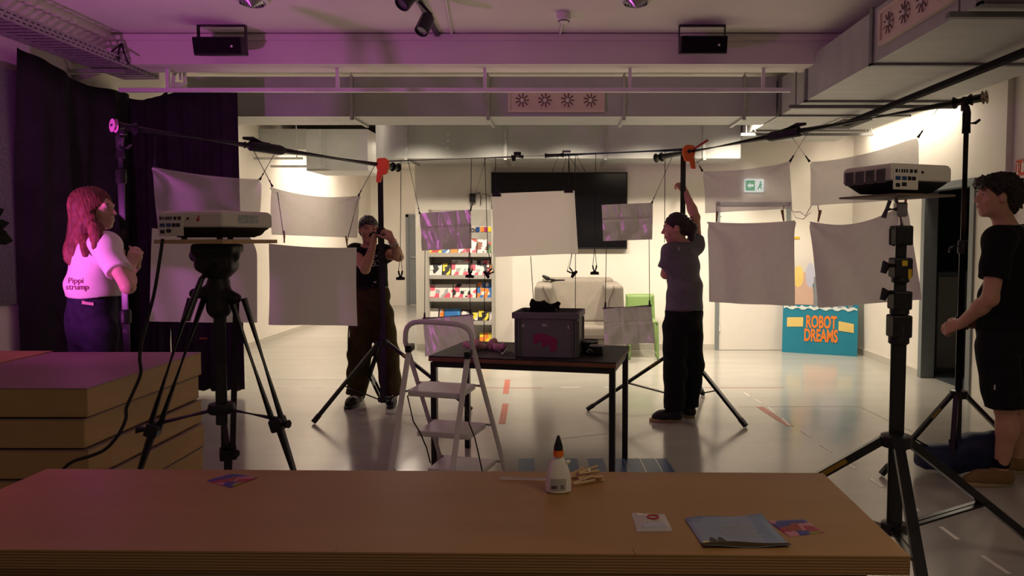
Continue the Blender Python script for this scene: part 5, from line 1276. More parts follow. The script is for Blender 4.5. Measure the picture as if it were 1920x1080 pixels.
# right
YS = 3.0
SC = P(1681, 800, YS); zr = P(1672, 362, YS-0.2).z
ctr2 = V((P(1679, 362, YS).x, YS, zr))
board(ctr2, 20, 0.30, 0.32, 0.008, 'board_dark', 'dark wooden board under the right projector')
HtR = P(1672, 304, YS-0.2).z-zr
projector(ctr2+V((0, 0, 0.001)), 20, 'white projector on the tall stand at right', 0.31, 0.27, HtR, {'ports': -0.085, 'side': -1, 'vents': 1})

# ================================================================== VIDEO TRIPOD (left)
tx = TC.x; T0 = V((tx, YT, 0))
tp_ = thing('video_tripod', T0, 'large black video tripod carrying the left projector', 'tripod')
zpl = zBt_-0.016; zred = P(410, 502, YT).z; zcr = P(410, 545, YT).z
SDF(0.006).rbox(T0+V((0, 0, zpl-0.018)), E3, (0.085, 0.06, 0.016), 0.008).rbox(T0+V((-0.005, 0, zpl-0.065)), E3, (0.078, 0.055, 0.05), 0.025, 0.03).cap(T0+V((0, 0, zpl-0.10)), T0+V((0, 0, zred+0.005)), 0.06, 0.045, 0.03).cap(T0+V((-0.09, 0, zpl-0.05)), T0+V((0.07, 0, zpl-0.05)), 0.028, 0.02, 0.02).build('fluid_head', 'black_plastic', tp_)
MB().lathe([(0.044, -0.012), (0.048, -0.008), (0.048, 0.008), (0.044, 0.012)], T0+V((0, 0, zred)), (0, 0, 1), 24).build('red_ring', 'red', tp_, smooth=True)
MB().lathe([(0.044, -0.030), (0.044, -0.012), ], T0+V((0, 0, zred)), (0, 0, 1), 24).build('bowl_ring', 'black_metal', tp_, smooth=True)
MB().lathe([(0.022, -0.055), (0.034, -0.03)], T0+V((0, 0, zred)), (0, 0, 1), 20).build('bowl_neck', 'chrome', tp_, smooth=True)
SDF(0.006).cap(T0+V((0, 0, zcr+0.03)), T0+V((0, 0, zcr-0.07)), 0.045, 0.05, 0.02).cap(T0+V((-0.085, -0.03, zcr-0.01)), T0+V((0, 0, zcr)), 0.022, 0.03).cap(T0+V((0.085, -0.03, zcr-0.03)), T0+V((0, 0, zcr)), 0.022, 0.03).cap(T0+V((0, 0.08, zcr-0.03)), T0+V((0, 0, zcr)), 0.022, 0.03).build('crown', 'black_plastic', tp_)
# pan handle pointing to the viewer
MB().tube([T0+V((0.02, -0.03, zpl-0.06)), T0+V((-0.01, -0.12, zred-0.04)), T0+V((-0.035, -0.20, zcr-0.10))], [0.012, 0.011, 0.016], 10).build('pan_handle', 'black_metal', tp_, smooth=True)
MB().lathe([(0.0245, -0.006), (0.0245, 0.006)], T0+V((0, 0, P(410, 582, YT).z)), (0, 0, 1), 16).build('steel_band', 'chrome', tp_)
MB().tube([T0+V((0, 0, zcr-0.05)), T0+V((0, 0, P(410, 795, YT).z))], 0.023, 14).build('center_column', 'black_metal', tp_, smooth=True)
lz = P(410, 765, YT).z
legs_dir = []
fL = P(272, 880, YT-0.05); fR = P(546, 884, YT-0.05)
for i, (kn, top_off) in enumerate(((P(288, 805, YT-0.06), V((-0.075, -0.03, zcr-0.03))), (P(522, 795, YT-0.04), V((0.09, -0.03, zcr-0.03))), (P(428, 850, YT+0.33), V((0.01, 0.075, zcr-0.05))))):
    top = T0+top_off; d = (kn-top).normalized(); ft0 = top+d*((top.z-0.015)/-d.z)
    side = d.cross(V((0, 1, 0)) if i < 2 else V((0, 1, 0))).normalized() if i < 2 else V((1, 0, 0))
    inp = V((1, 0, 0)) if i < 2 else V((1, 0, 0))
    lg = MB().tube([top+inp*0.028, kn+inp*0.020], 0.0125, 10).tube([top-inp*0.028, kn-inp*0.020], 0.0125, 10).build('upper_leg', 'black_metal', tp_, smooth=True)
    MB().box(kn, (0.075, 0.05, 0.055), Matrix(basis(d)).transposed() @ Matrix(((1, 0, 0), (0, 1, 0), (0, 0, 1)))).build('knee', 'black_plastic', lg, bev=0.008)
    MB().tube([kn, kn+V((0.05 if i else -0.06, -0.02, 0.005))], [0.010, 0.018], 8).build('lock_knob', 'black_plastic', lg, smooth=True)
    MB().tube([kn-d*0.03, ft0], 0.018, 12).build('lower_leg', 'black_metal', tp_, smooth=True)
    MB().lathe([(0.022, 0), (0.024, 0.02), (0.018, 0.045)], V((ft0.x, ft0.y, 0)), (0, 0, 1), 12).build('rubber_foot', 'black_plastic', tp_, smooth=True)
    MB().tube([T0+V((0, 0, lz)), kn+V((0, 0, 0.02))], 0.011, 8).build('spreader_arm', 'black_metal', tp_, smooth=True)
MB().lathe([(0.05, -0.02), (0.055, 0), (0.05, 0.02)], T0+V((0, 0, lz)), (0, 0, 1), 16).build('spreader_hub', 'black_plastic', tp_, smooth=True)
MB().box(T0+V((-0.05, -0.04, P(400, 632, YT).z)), (0.03, 0.006, 0.006)).build('red_stripe', 'red', tp_)
# power cable of the left projector
cps = [(305, 448), (299, 490), (288, 555), (268, 630), (262, 670), (264, 700), (250, 735), (237, 765), (236, 785), (222, 815), (198, 842), (170, 855), (140, 864), (118, 880), (100, 910)]
pts = [P(x, y, 2.84-0.16*i/len(cps)) for i, (x, y) in enumerate(cps)]
sm = []
for i in range(len(pts)-1):
    p0, p1, p2, p3 = pts[max(i-1, 0)], pts[i], pts[i+1], pts[min(i+2, len(pts)-1)]
    for k in range(4):
        t = k/4; sm.append(0.5*((2*p1)+(p2-p0)*t+(2*p0-5*p1+4*p2-p3)*t*t+(3*p1-p0-3*p2+p3)*t*t*t))
sm.append(pts[-1]); sm.append(V((pts[-1].x-0.05, pts[-1].y+0.02, 0.35))); sm.append(V((pts[-1].x-0.05, pts[-1].y+0.04, 0.01)))
tag(MB().tube(sm, 0.0065, 8).build('power_cable', 'black_plastic', smooth=True), 'black power cable hanging from the left projector past the platforms', 'cable')

# ================================================================== TALL STAND (right projector)
S0 = V((SC.x, YS, 0)); hubz = P(1678, 825, YS).z; loz = 0.24
def rs(py): return P(1690, py, YS).z
feet = [S0+V((0.85*math.cos(math.radians(a)), 0.85*math.sin(math.radians(a)), 0)) for a in (158, 15, 255)]
ws_ = light_stand('projector_stand', 'tall black wind-up stand carrying the right projector', S0, feet, hubz, loz, [(rs(625), 0.031), (rs(570), 0.028), (rs(510), 0.025), (rs(455), 0.022)], (0,), 0.034, 0.017, knobs=False, brace_f=0.52)
for y0, y1, r in ((590, 632, 0.040), (545, 580, 0.038), (483, 520, 0.037), (423, 460, 0.036)):
    MB().box(S0+V((0, 0, (rs(y0)+rs(y1))/2)), (r*2, r*2, rs(y0)-rs(y1))).build('collar_block', 'black_plastic', ws_, bev=0.008)
for y in (498, 548):
    z = rs(y); MB().tube([S0+V((-0.03, -0.02, z)), S0+V((-0.075, -0.03, z+0.005)), S0+V((-0.085, -0.03, z-0.03))], [0.012, 0.02, 0.012], 8).build('clamp_knob', 'black_plastic', ws_, smooth=True)
MB().box(S0+V((0.0, -0.0375, rs(493))), (0.022, 0.002, 0.022)).build('warning_sticker', 'yellow', ws_); MB().box(S0+V((0.022, -0.0375, rs(513))), (0.014, 0.002, 0.04)).build('yellow_sticker', 'yellow', ws_)
MB().tube([S0+V((-0.045, -0.03, rs(428))), S0+V((-0.06, -0.03, rs(430))), S0+V((-0.06, -0.03, rs(458))), S0+V((-0.04, -0.03, rs(460)))], 0.005, 6).build('safety_handle', 'black_metal', ws_)
MB().tube([S0+V((0, 0, rs(424))), V((ctr2.x, YS, zr-0.009))], 0.010, 12).build('spigot', 'chrome', ws_, smooth=True)
cg_ = V(((S0.x+ctr2.x)/2, YS, rs(393)))
MB().box(cg_+V((0.008, 0, 0)), (0.045, 0.045, 0.06)).build('grip_clamp', 'galv', ws_, bev=0.008)
MB().tube([cg_+V((-0.02, -0.02, -0.0)), cg_+V((-0.055, -0.03, 0.0))], 0.008, 8).tube([cg_+V((-0.05, -0.03, 0.035)), cg_+V((-0.075, -0.03, -0.035))], [0.009, 0.011], 8).build('t_handle', 'steel_dark', ws_, smooth=True)

# sandbag on the foot of the right-hand stand
q = F(1800, 880); q.y = 4.42
sb = SDF(0.010); yq = 4.40
sb.rbox(P(1835, 842, yq+0.02), (V((1, 0, 0.12)).normalized(), V((0, 1, 0)), V((-0.12, 0, 1)).normalized()), (0.15, 0.07, 0.10), 0.06, 0.05)
sb.rbox(P(1760, 856, yq+0.02), (V((1, 0, 0.10)).normalized(), V((0, 1, 0)), V((-0.1, 0, 1)).normalized()), (0.14, 0.08, 0.07), 0.05, 0.05)
sb.cap(P(1722, 838, yq), P(1770, 860, yq), 0.03, 0.07, 0.05).cap(P(1790, 872, yq), P(1850, 872, yq), 0.045, 0.04, 0.04)
sb.post = folds(0.008, 30, 40); sb.plane((0, 0, 0.002), (0, 0, -1))
tag(sb.build('sandbag', 'navy'), 'dark blue sandbag slumped over the foot of the right-hand stand', 'sandbag')

# leaves of a plant at the left edge
pl = thing('potted_plant', V((P(-40, 640, 2.85).x-0.05, 2.87, 0)), 'dark plant leaves poking in at the left picture edge', 'plant')
for a, b, w_ in (((-30, 410), (8, 392), 0.022), ((-30, 425), (18, 418), 0.022), ((-25, 440), (25, 452), 0.028), ((-30, 432), (14, 436), 0.02)):
    A_, B_ = P(a[0], a[1], 2.85), P(b[0], b[1], 2.85); d = (B_-A_); up_ = V((0, 0, 1)); sd = d.normalized().cross(V((0, 1, 0)))
    MB()._add([A_, A_.lerp(B_, 0.35)+sd*w_, A_.lerp(B_, 0.75)+sd*w_*0.8, B_, A_.lerp(B_, 0.75)-sd*w_*0.8, A_.lerp(B_, 0.35)-sd*w_, A_.lerp(B_, 0.5)+V((0, -0.012, 0))], [(0, 1, 6), (1, 2, 6), (2, 3, 6), (3, 4, 6), (4, 5, 6), (5, 0, 6)]).build('leaf', 'leaf', pl, fix=False)
zq = P(-30, 430, 2.85); zs_ = 0.0
MB().tube([V((zq.x-0.05, 2.87, zs_+0.05)), V((zq.x-0.06, 2.86, 0.8)), zq], [0.012, 0.01, 0.006], 8).build('stem', 'leaf', pl)
MB().lathe([(0.06, 0.003), (0.08, 0.12), (0.07, 0.12), (0.055, 0.02)], V((zq.x-0.05, 2.87, zs_)), (0, 0, 1), 20).build('pot', 'black_plastic', pl, smooth=True)

# ================================================================== PEOPLE
def head(S, c, f, u, s=1.0):
    f = V(f).normalized(); u = (V(u)-f*V(u).dot(f)).normalized(); r = f.cross(u)
    A = (r, f, u)
    S.ell(c-f*0.015*s+u*0.022*s, A, (0.074*s, 0.094*s, 0.090*s), 0.02)
    S.ell(c+f*0.024*s-u*0.045*s, A, (0.058*s, 0.066*s, 0.072*s), 0.03)
    S.cap(c+f*0.062*s-u*0.098*s-r*0.012*s, c+f*0.062*s-u*0.098*s+r*0.012*s, 0.019*s, k=0.025)
    S.cap(c+f*0.072*s+u*0.022*s-r*0.035*s, c+f*0.072*s+u*0.022*s+r*0.035*s, 0.014*s, k=0.02)
    S.cap(c+f*0.084*s+u*0.012*s, c+f*0.106*s-u*0.026*s, 0.007*s, 0.0115*s, 0.012)
    for q in (-1, 1):
        S.cap(c+f*0.094*s-u*0.030*s+r*(q*0.009*s), c+f*0.09*s-u*0.030*s+r*(q*0.011*s), 0.008*s, k=0.008)
        S.ell(c+f*0.055*s-u*0.022*s+r*(q*0.040*s), A, (0.026*s, 0.026*s, 0.026*s), 0.02)
        S.ell(c-f*0.006*s-u*0.012*s+r*(q*0.075*s), A, (0.010*s, 0.020*s, 0.032*s), 0.008)
        S.ell(c+f*0.092*s+u*0.006*s+r*(q*0.033*s), A, (0.016*s, 0.012*s, 0.010*s), 0.012, sub=True)
    S.cap(c+f*0.083*s-u*0.058*s-r*0.018*s, c+f*0.083*s-u*0.058*s+r*0.018*s, 0.0095*s, k=0.010)
    S.cap(c+f*0.081*s-u*0.069*s-r*0.015*s, c+f*0.081*s-u*0.069*s+r*0.015*s, 0.010*s, k=0.010)
    return r, f, u
def face_parts(t, c, f, u, s, hair):
    f = V(f).normalized(); u = (V(u)-f*V(u).dot(f)).normalized(); r = f.cross(u)
    for q in (-1, 1):
        e = c+f*0.073*s+u*0.007*s+r*(q*0.033*s)
        eo = MB().lathe([(0.0, -0.011*s), (0.0075*s, -0.008*s), (0.011*s, 0), (0.0075*s, 0.008*s), (0.0, 0.011*s)], e, f, 14).build('eye', 'eye_white', t, smooth=True, angle=180)
        MB().lathe([(0.006*s, 0.0088*s), (0.0, 0.0114*s)], e, f, 12).build('iris', 'hair_dark', eo)
        MB().tube([e+f*0.010*s+u*0.019*s-r*(q*0.018*s), e+f*0.014*s+u*0.023*s, e+f*0.006*s+u*0.019*s+r*(q*0.020*s)], [0.003*s, 0.004*s, 0.002*s], 6).build('eyebrow', hair, t, smooth=True)
    MB().tube([c+f*0.086*s-u*0.0635*s-r*0.022*s, c+f*0.0955*s-u*0.0635*s, c+f*0.086*s-u*0.0635*s+r*0.022*s], [0.002*s, 0.0032*s, 0.002*s], 6).build('lips', 'lip', t, smooth=True)
def hand(S, w, d, n, thumb, curl=45, s=1.0, spread=0.0):
    w = V(w); d = V(d).normalized(); n = V(n); n = (n-d*n.dot(d)).normalized(); tt = d.cross(n)
    if tt.dot(V(thumb)) < 0: tt = -tt
    offs = (0.029, 0.010, -0.010, -0.028); lens = (0.073, 0.082, 0.076, 0.060); curls = (0.92, 1.0, 1.04, 1.1)
    for o, L, cf in zip(offs, lens, curls):
        k0 = w+d*(0.086-abs(o)*0.25)*s+tt*(o*s)
        S.cap(w+tt*(o*0.55*s)+d*0.012*s, k0, 0.0135*s, 0.0108*s, 0.016)
        p = k0; a = math.radians(curl*0.55*cf)
        base_d = (d+tt*(spread*o*8)).normalized()
        for i, fr in enumerate((0.46, 0.30, 0.24)):
            dd = base_d*math.cos(a)+n*math.sin(a); q = p+dd*(L*fr*s)
            S.cap(p, q, (0.0094-0.0008*i)*s, (0.0086-0.0008*i)*s, 0.004); p = q; a += math.radians(curl*cf)
    b = w+d*0.026*s+tt*0.022*s+n*0.006*s
    k1 = b+(d*0.55+tt*0.75+n*0.35).normalized()*0.042*s; k2 = k1+(d*0.75+tt*0.35+n*0.55).normalized()*0.034*s; k3 = k2+(d*0.7+n*0.75-tt*0.05).normalized()*0.027*s
    S.cap(b, k1, 0.0145*s, 0.0115*s, 0.014).cap(k1, k2, 0.0112*s, 0.0100*s, 0.004).cap(k2, k3, 0.0098*s, 0.0080*s, 0.004)
def shoe(t, ank, d, L, up_m, so_m, w=0.048, name='shoe', high=0.075):
    d = V((d[0], d[1], 0)).normalized(); sd = V((-d.y, d.x, 0)); a = V((ank.x, ank.y, 0))
    heel = a-d*L*0.22; toe = a+d*L*0.74; A = (d, sd, V((0, 0, 1)))
    S = SDF(0.006); S.cap(heel+V((0, 0, 0.05))+d*0.03, a+V((0, 0, high)), 0.040, 0.045, 0.03)
    S.cap(a+V((0, 0, high-0.02)), a+d*L*0.42+V((0, 0, 0.048)), 0.046, 0.040, 0.03).cap(a+d*L*0.40+V((0, 0, 0.040)), toe-d*0.045+V((0, 0, 0.034)), 0.043, 0.034, 0.03).cap(heel+d*0.035+V((0, 0, 0.04)), a+d*L*0.3+V((0, 0, 0.036)), 0.036, 0.042, 0.03)
    S.plane((0, 0, 0.020), (0, 0, -1)); so = S.build(name, up_m, t)
    pts = []
    for i in range(28):
        q = 2*math.pi*i/28; x = math.cos(q); y = math.sin(q); ww = w*(1.0 if x > -0.2 else 0.86)*(0.9+0.1*x)
        pts.append((x*L/2*1.02, math.copysign(abs(y)**0.75, y)*ww))
    MB().prism(pts, heel.lerp(toe, 0.5)+V((0, 0, 0.001)), d, sd, 0.024).build('sole', so_m, so, bev=0.004)
    lm = MB()
    for k in range(4):
        c = a+d*(L*(0.16+0.07*k))+V((0, 0, 0.085-0.009*k)); lm.tube([c-sd*0.024-V((0, 0, 0.010)), c, c+sd*0.024-V((0, 0, 0.010))], 0.003, 6)
    lm.build('laces', so_m if up_m != 'shoe_tan' else 'sole_tan', so)
    return so
def torso(S, J, e=0.0, female=True, k=0.06):
    r, f = J['r'], J['f']; u = V((0, 0, 1)); A = (r, f, u); w = J.get('w', 1.0)
    S.ell(J['ch'], A, (0.150*w+e, 0.098*w+e, 0.165+e*0.6), k)
    S.ell(J['be'], A, ((0.122 if female else 0.140)*w+e, 0.088*w+e, 0.15), k)
    S.ell(J['pe'], A, ((0.160 if female else 0.155)*w+e, (0.112 if female else 0.108)*w+e, 0.125), k)
    S.cap(J['sL'].lerp(J['nk'], 0.15), J['sR'].lerp(J['nk'], 0.15), 0.052*w+e, k=0.05)
    if female:
        for q in (-1, 1): S.ell(J['ch']+f*(0.07*w)+r*(q*0.068*w)+u*0.0, A, (0.058, 0.048+e*0.5, 0.058), 0.04)
def person(label, J, skin, hair_m, res=0.0062, s=1.0):
    root = V((J['root'].x, J['root'].y, 0)); t = thing('person', root, label, 'person')
    r, f = J['r'], J['f']
    S = SDF(res); torso(S, J, -0.006, J.get('female', True))
    S.cap(J['nk']-V((0, 0, 0.03)), J['hd']-V(J['hu'])*0.07-V(J['hf'])*0.022, J.get('nr', 0.052), J.get('nr', 0.052)*0.96, 0.03)
    S.cap(J['nk']-V((0, 0, 0.02)), J['sL'], 0.04, 0.045, 0.05).cap(J['nk']-V((0, 0, 0.02)), J['sR'], 0.04, 0.045, 0.05)
    am = J.get('am', 1.0)
    for sd in 'LR':
        S.cap(J['s'+sd], J['e'+sd], 0.050*am, 0.037*am, 0.03).cap(J['e'+sd], J['e'+sd].lerp(J['w'+sd], 0.35), 0.038*am, 0.039*am, 0.02).cap(J['e'+sd].lerp(J['w'+sd], 0.3), J['w'+sd], 0.039*am, 0.026*am, 0.02)
        h = J['h'+sd]; hand(S, J['w'+sd], h[0], h[1], h[2], h[3], J.get('hs', 1.0))
        S.cap(J['p'+sd], J['k'+sd], 0.082, 0.054, 0.05)
        kn, an = J['k'+sd], J['a'+sd]; back = -f*0.02
        S.cap(kn, kn.lerp(an, 0.35)+back, 0.052, 0.055*J.get('cm', 1.0), 0.03).cap(kn.lerp(an, 0.3)+back, an, 0.054*J.get('cm', 1.0), 0.036, 0.03)
        fd = V((J['f'+sd][0], J['f'+sd][1], 0)).normalized(); S.cap(V((an.x, an.y, 0.07)), V((an.x, an.y, 0.05))+fd*0.11, 0.036, 0.026, 0.03)
    head(S, J['hd'], J['hf'], J['hu'], s)
    S.build('body', skin, t)
    face_parts(t, J['hd'], J['hf'], J['hu'], s, hair_m)
    return t
def shirt(t, J, m, sleeve, hem_z, e=0.014, fold=0.005, neck=0.075, res=0.008, slr=0.066, ph=0.0, collar_m=None):
    S = SDF(res); torso(S, J, e, J.get('female', True), 0.07)
    S.cap(J['be'], J['be']-V((0, 0, 0.10)), 0.115*J.get('w', 1.0)+e, k=0.08)
    for sd in 'LR':
        b = J['s'+sd].lerp(J['e'+sd], sleeve[sd] if isinstance(sleeve, dict) else sleeve)
        S.cap(J['s'+sd]+(J['nk']-J['s'+sd])*0.15, b, slr*0.95, slr, 0.05, flat=1)
    S.cap(J['nk']-V((0, 0, 0.03)), J['sL'], 0.05, 0.055, 0.05).cap(J['nk']-V((0, 0, 0.03)), J['sR'], 0.05, 0.055, 0.05)
    S.ell(J['nk']+J['f']*0.02+V((0, 0, 0.062)), (J['r'], J['f'], V((0, 0, 1))), (neck, neck*1.05, 0.075), 0.012, sub=True)
    S.plane((0, 0, hem_z), (0, 0, -1)); S.post = folds(fold, 26, 34, ph); S.want_bvh = True
    o = S.build('shirt', m, t); return o, S.bvh
def trousers(t, J, m, top_z, ends, r0=0.095, r1=0.075, r2=0.066, fold=0.006, name='trousers', res=0.008, ph=0.0):
    S = SDF(res); A = (J['r'], J['f'], V((0, 0, 1))); w = J.get('w', 1.0)
    S.ell(J['pe'], A, (0.168*w, 0.122*w, 0.16), 0.05)
    if J.get('female', True): S.ell(J['pe']-J['f']*0.05-V((0, 0, 0.03)), A, (0.145*w, 0.09*w, 0.11), 0.05)
    S.cap(J['pe'], V((J['pe'].x, J['pe'].y, top_z)), 0.120*w, 0.132*w, 0.06)
    for sd in 'LR':
        p, k, a = J['p'+sd], J['k'+sd], J['a'+sd]
        if ends == 'knee':
            S.cap(p, p.lerp(k, 0.97), r0, r1, 0.04, flat=1)
        else:
            S.cap(p, k, r0, r1, 0.04); S.cap(k, k.lerp(a, 0.98), r1, r2, 0.03, flat=1)
    S.plane((0, 0, top_z), (0, 0, 1)); S.post = folds(fold, 22, 30, ph)
    S.want_bvh = True; o = S.build(name, m, t); TBV[0] = S.bvh; return o
TBV = [None]
def nv(x, y, z=0.0): return V((x, y, z)).normalized()

# ---- girl with long auburn hair, at the left
ya = 4.33
J = dict(f=nv(0.80, 0.60), r=nv(0.60, -0.80), root=P(176, 600, ya), hd=P(181, 392, ya-0.02), hf=nv(1, 0.06), hu=V((0, 0, 1)),
         nk=P(176, 446, ya), ch=P(174, 497, ya+0.02), be=P(176, 545, ya+0.02), pe=P(174, 603, ya+0.03), sR=P(199, 463, ya-0.12), sL=P(152, 461, ya+0.12),
         eR=P(240, 538, ya-0.22), wR=P(244, 500, ya-0.05), eL=P(212, 540, ya+0.22), wL=P(255, 500, ya+0.10), pR=P(188, 622, ya-0.05), pL=P(160, 622, ya+0.09),
         kR=P(188, 760, ya-0.03), kL=P(165, 760, ya+0.12), w=0.98, nr=0.048, cm=0.85)
for sd, dx in (('R', 0.03), ('L', -0.02)):
    k = J['k'+sd]; J['a'+sd] = V((k.x+dx, k.y+0.0, 0.09)); J['f'+sd] = (0.8, 0.6)
J['hR'] = (nv(0.25, 0.25, 0.93), nv(-0.35, 0.9, 0.1), V((-1, 0, 0.3)), 55); J['hL'] = (nv(0.45, -0.2, 0.8), nv(-0.8, -0.5, 0), V((-0.5, 0, 1)), 55)
J['kL'].z = J['kR'].z = 0.50; J['aL'].z = J['aR'].z = 0.09
gA = person('person with long auburn hair and white shirt, seen from behind', J, 'skin_light', 'hair_auburn')
so, bv = shirt(gA, J, 'tee_white', {'R': 0.62, 'L': 0.62}, P(176, 557, ya).z, 0.028, 0.006, slr=0.072, ph=0.7)
jt = trousers(gA, J, 'denim', P(176, 545, ya).z, 'ankle', 0.098, 0.072, 0.062, 0.003)
pk = []
for px, py in ((153, 570), (154, 563), (162, 566), (175, 567), (176, 573)):
    d_ = ray(px, py).normalized(); h_ = TBV[0].ray_cast(V((0, 0, CAMH)), d_)[0]; pk.append((h_ if h_ is not None else P(px, py, ya-0.16))-d_*0.006)
MB()._add(pk, [(0, 1, 2, 3, 4)]).build('pocket_tag', 'pink_cloth', jt, fix=False)
for sd in 'LR': shoe(gA, J['a'+sd], J['f'+sd], 0.25, 'black_plastic', 'sole_white')
hS = SDF(0.006); c, hf, hu = J['hd'], J['hf'], V((0, 0, 1)); hr = hf.cross(hu)
hS.ell(c-hf*0.028+hu*0.030, (hr, hf, hu), (0.092, 0.104, 0.100), 0.02)
hS.cap(c-hf*0.05+hu*0.02, P(160, 440, ya-0.01), 0.095, 0.075, 0.05).cap(P(160, 436, ya-0.03), P(142, 474, ya-0.06), 0.078, 0.060, 0.05).cap(P(142, 470, ya-0.06), P(134, 488, ya-0.08), 0.058, 0.030, 0.03)
hS.cap(c-hf*0.02-V((0, 0.06, 0)), P(184, 445, ya-0.16), 0.05, 0.028, 0.03).cap(P(182, 430, ya-0.14), P(178, 462, ya-0.19), 0.032, 0.018, 0.03)
hS.cap(P(135, 470, ya-0.08), P(122, 484, ya-0.09), 0.03, 0.012, 0.02).cap(P(160, 450, ya-0.12), P(160, 476, ya-0.18), 0.035, 0.016, 0.03)
hS.ell(c+hf*0.095-hu*0.035, (hr, hf, hu), (0.12, 0.080, 0.085), 0.015, sub=True)
hS.post = lambda p: 0.0016*np.sin((p[:, 0]*0.9+p[:, 1]*0.8)*300+5*np.sin(p[:, 2]*15))+0.004*np.sin((p[:, 0]-p[:, 1])*80+3.5*np.sin(p[:, 2]*17+1))
hS.build('hair', 'hair_auburn', gA)
bn = -J['f']; tx_ = V((J['f'].y, -J['f'].x, 0))
for k, (txt, px, py) in enumerate((('Pippi', 127, 531), ('strump', 123, 543))):
    text_mesh(txt, 0.060, P(px, py, ya-0.28), nv(0.75, -0.66), V((0, 0, 1)), 'shirt_lettering', 'print_red', so, wrap=bv, bold=0.0006, pix=(px, py, 250))

# ---- person with head scarf, behind the left middle stand
yb = 6.30
J = dict(f=nv(0.12, -1), r=nv(-1, -0.12), root=P(698, 760, yb), hd=P(691, 430, yb-0.02), hf=nv(0.42, -1, -0.05), hu=V((0.03, 0, 1)),
         nk=P(692, 466, yb), ch=P(693, 500, yb), be=P(695, 530, yb), pe=P(697, 562, yb), sR=P(664, 473, yb-0.01), sL=P(724, 475, yb+0.01),
         eR=P(685, 505, yb-0.25), wR=P(701, 455, yb-0.22), eL=P(748, 482, yb-0.17), wL=P(735, 451, yb-0.32), pR=P(681, 585, yb), pL=P(713, 585, yb),
         kR=P(674, 665, yb-0.03), kL=P(726, 665, yb-0.01), aR=P(668, 745, yb-0.0), aL=P(734, 745, yb+0.02), fR=(-0.15, -1), fL=(0.2, -1), w=0.94, nr=0.048, cm=0.85)
J['aR'].z = J['aL'].z = 0.09
J['hR'] = (nv(0.12, 0.05, 1), nv(0.8, 0.6, 0), V((0, 1, 0)), 30); J['hL'] = (nv(-0.45, 0.25, 0.85), nv(-0.75, 0.6, -0.2), V((-0.7, 0, 0.5)), 60)
gB = person('person with patterned head scarf and black sleeveless shirt behind the stand', J, 'skin', 'hair_dark')
so, bv = shirt(gB, J, 'tee_black', 0.22, P(697, 537, yb).z, 0.012, 0.004, slr=0.070, ph=1.3)
trousers(gB, J, 'olive', P(697, 540, yb).z, 'ankle', 0.108, 0.100, 0.088, 0.010, ph=0.4)
MB().lathe([(0.138, -0.018), (0.142, 0.0), (0.138, 0.018)], V((J['pe'].x, J['pe'].y, P(697, 538, yb).z)), (0, 0, 1), 28, 1.0, 0.74).build('belt', 'black_plastic', gB, smooth=True)
MB().bar(P(678, 537, yb-0.115), P(700, 536, yb-0.125), 0.01, 0.008).build('belt_chain', 'magenta', gB); MB().box(P(703, 529, yb-0.12), (0.02, 0.008, 0.012)).build('belt_tag', 'print_white', gB)
MB().tube([P(655, 600, yb-0.09), P(653, 630, yb-0.1), P(653, 658, yb-0.1)], 0.006, 6).build('trouser_strap', 'black_plastic', gB)
for sd in 'LR': shoe(gB, J['a'+sd], J['f'+sd], 0.27, 'black_plastic', 'black_metal')
for px in (663, 735):
    o = MB().tube([P(px-6, 745, yb-0.15), P(px, 743, yb-0.17), P(px+7, 746, yb-0.15)], 0.010, 6).build('shoe_stripe', 'print_white', gB)
c, hf, hu = J['hd'], J['hf'].normalized(), V((0, 0, 1)); hr = hf.cross(hu)
hS = SDF(0.005); hS.ell(c-hf*0.018+hu*0.034, (hr, hf, hu), (0.084, 0.103, 0.090), 0.02); hS.plane(c+hf*0.10+hu*0.048, hf*0.45-hu); hS.ell(c-hf*0.10+hu*0.01, (hr, hf, hu), (0.03, 0.03, 0.03), 0.02)
hS.cap(c+hf*0.08+hu*0.085+hr*0.03, c+hf*0.09+hu*0.125+hr*0.04, 0.012, 0.006, 0.01)
hS.post = folds(0.003, 60, 80); hS.build('head_scarf', 'bandana', gB)
hS = SDF(0.005); hS.ell(c-hf*0.03-hu*0.005, (hr, hf, hu), (0.080, 0.080, 0.085), 0.02); hS.plane(c-hf*0.005, hf); hS.build('hair', 'hair_dark', gB)
wv_ = J['wL'].lerp(J['eL'], 0.12); dd = (J['wL']-J['eL']).normalized()
MB().tube([wv_-dd*0.014, wv_+dd*0.014], 0.036, 16).build('wristwatch', 'print_white', gB); MB().tube([wv_-dd*0.045, wv_-dd*0.020], 0.037, 16).build('bracelet', 'wood_edge', gB)
rr = random.Random(5)
for row in range(6):
    x = 692.0-row*0.6
    while x < 712:
        w_ = rr.uniform(1.2, 4.0); y = 474+row*4.6+rr.uniform(-0.6, 0.6); h_ = rr.uniform(1.6, 3.4); pts = []
        if rr.random() < 0.78 and x+w_ < 713:
            for (u, v) in ((0, 0), (w_, rr.uniform(-.6, .6)), (w_*0.8, h_), (0.2, h_)):
                p = P(x+u, y+v, yb-0.5); hit = bv.ray_cast(p, ray(x+u, y+v).normalized())
                if hit[0] is not None: pts.append(hit[0]+V((0, -0.004, 0)))
            if len(pts) == 4: MB()._add(pts, [(0, 1, 2, 3)]).build('shirt_print', 'print_white', so, fix=False)
        x += w_+rr.uniform(0.5, 1.4)

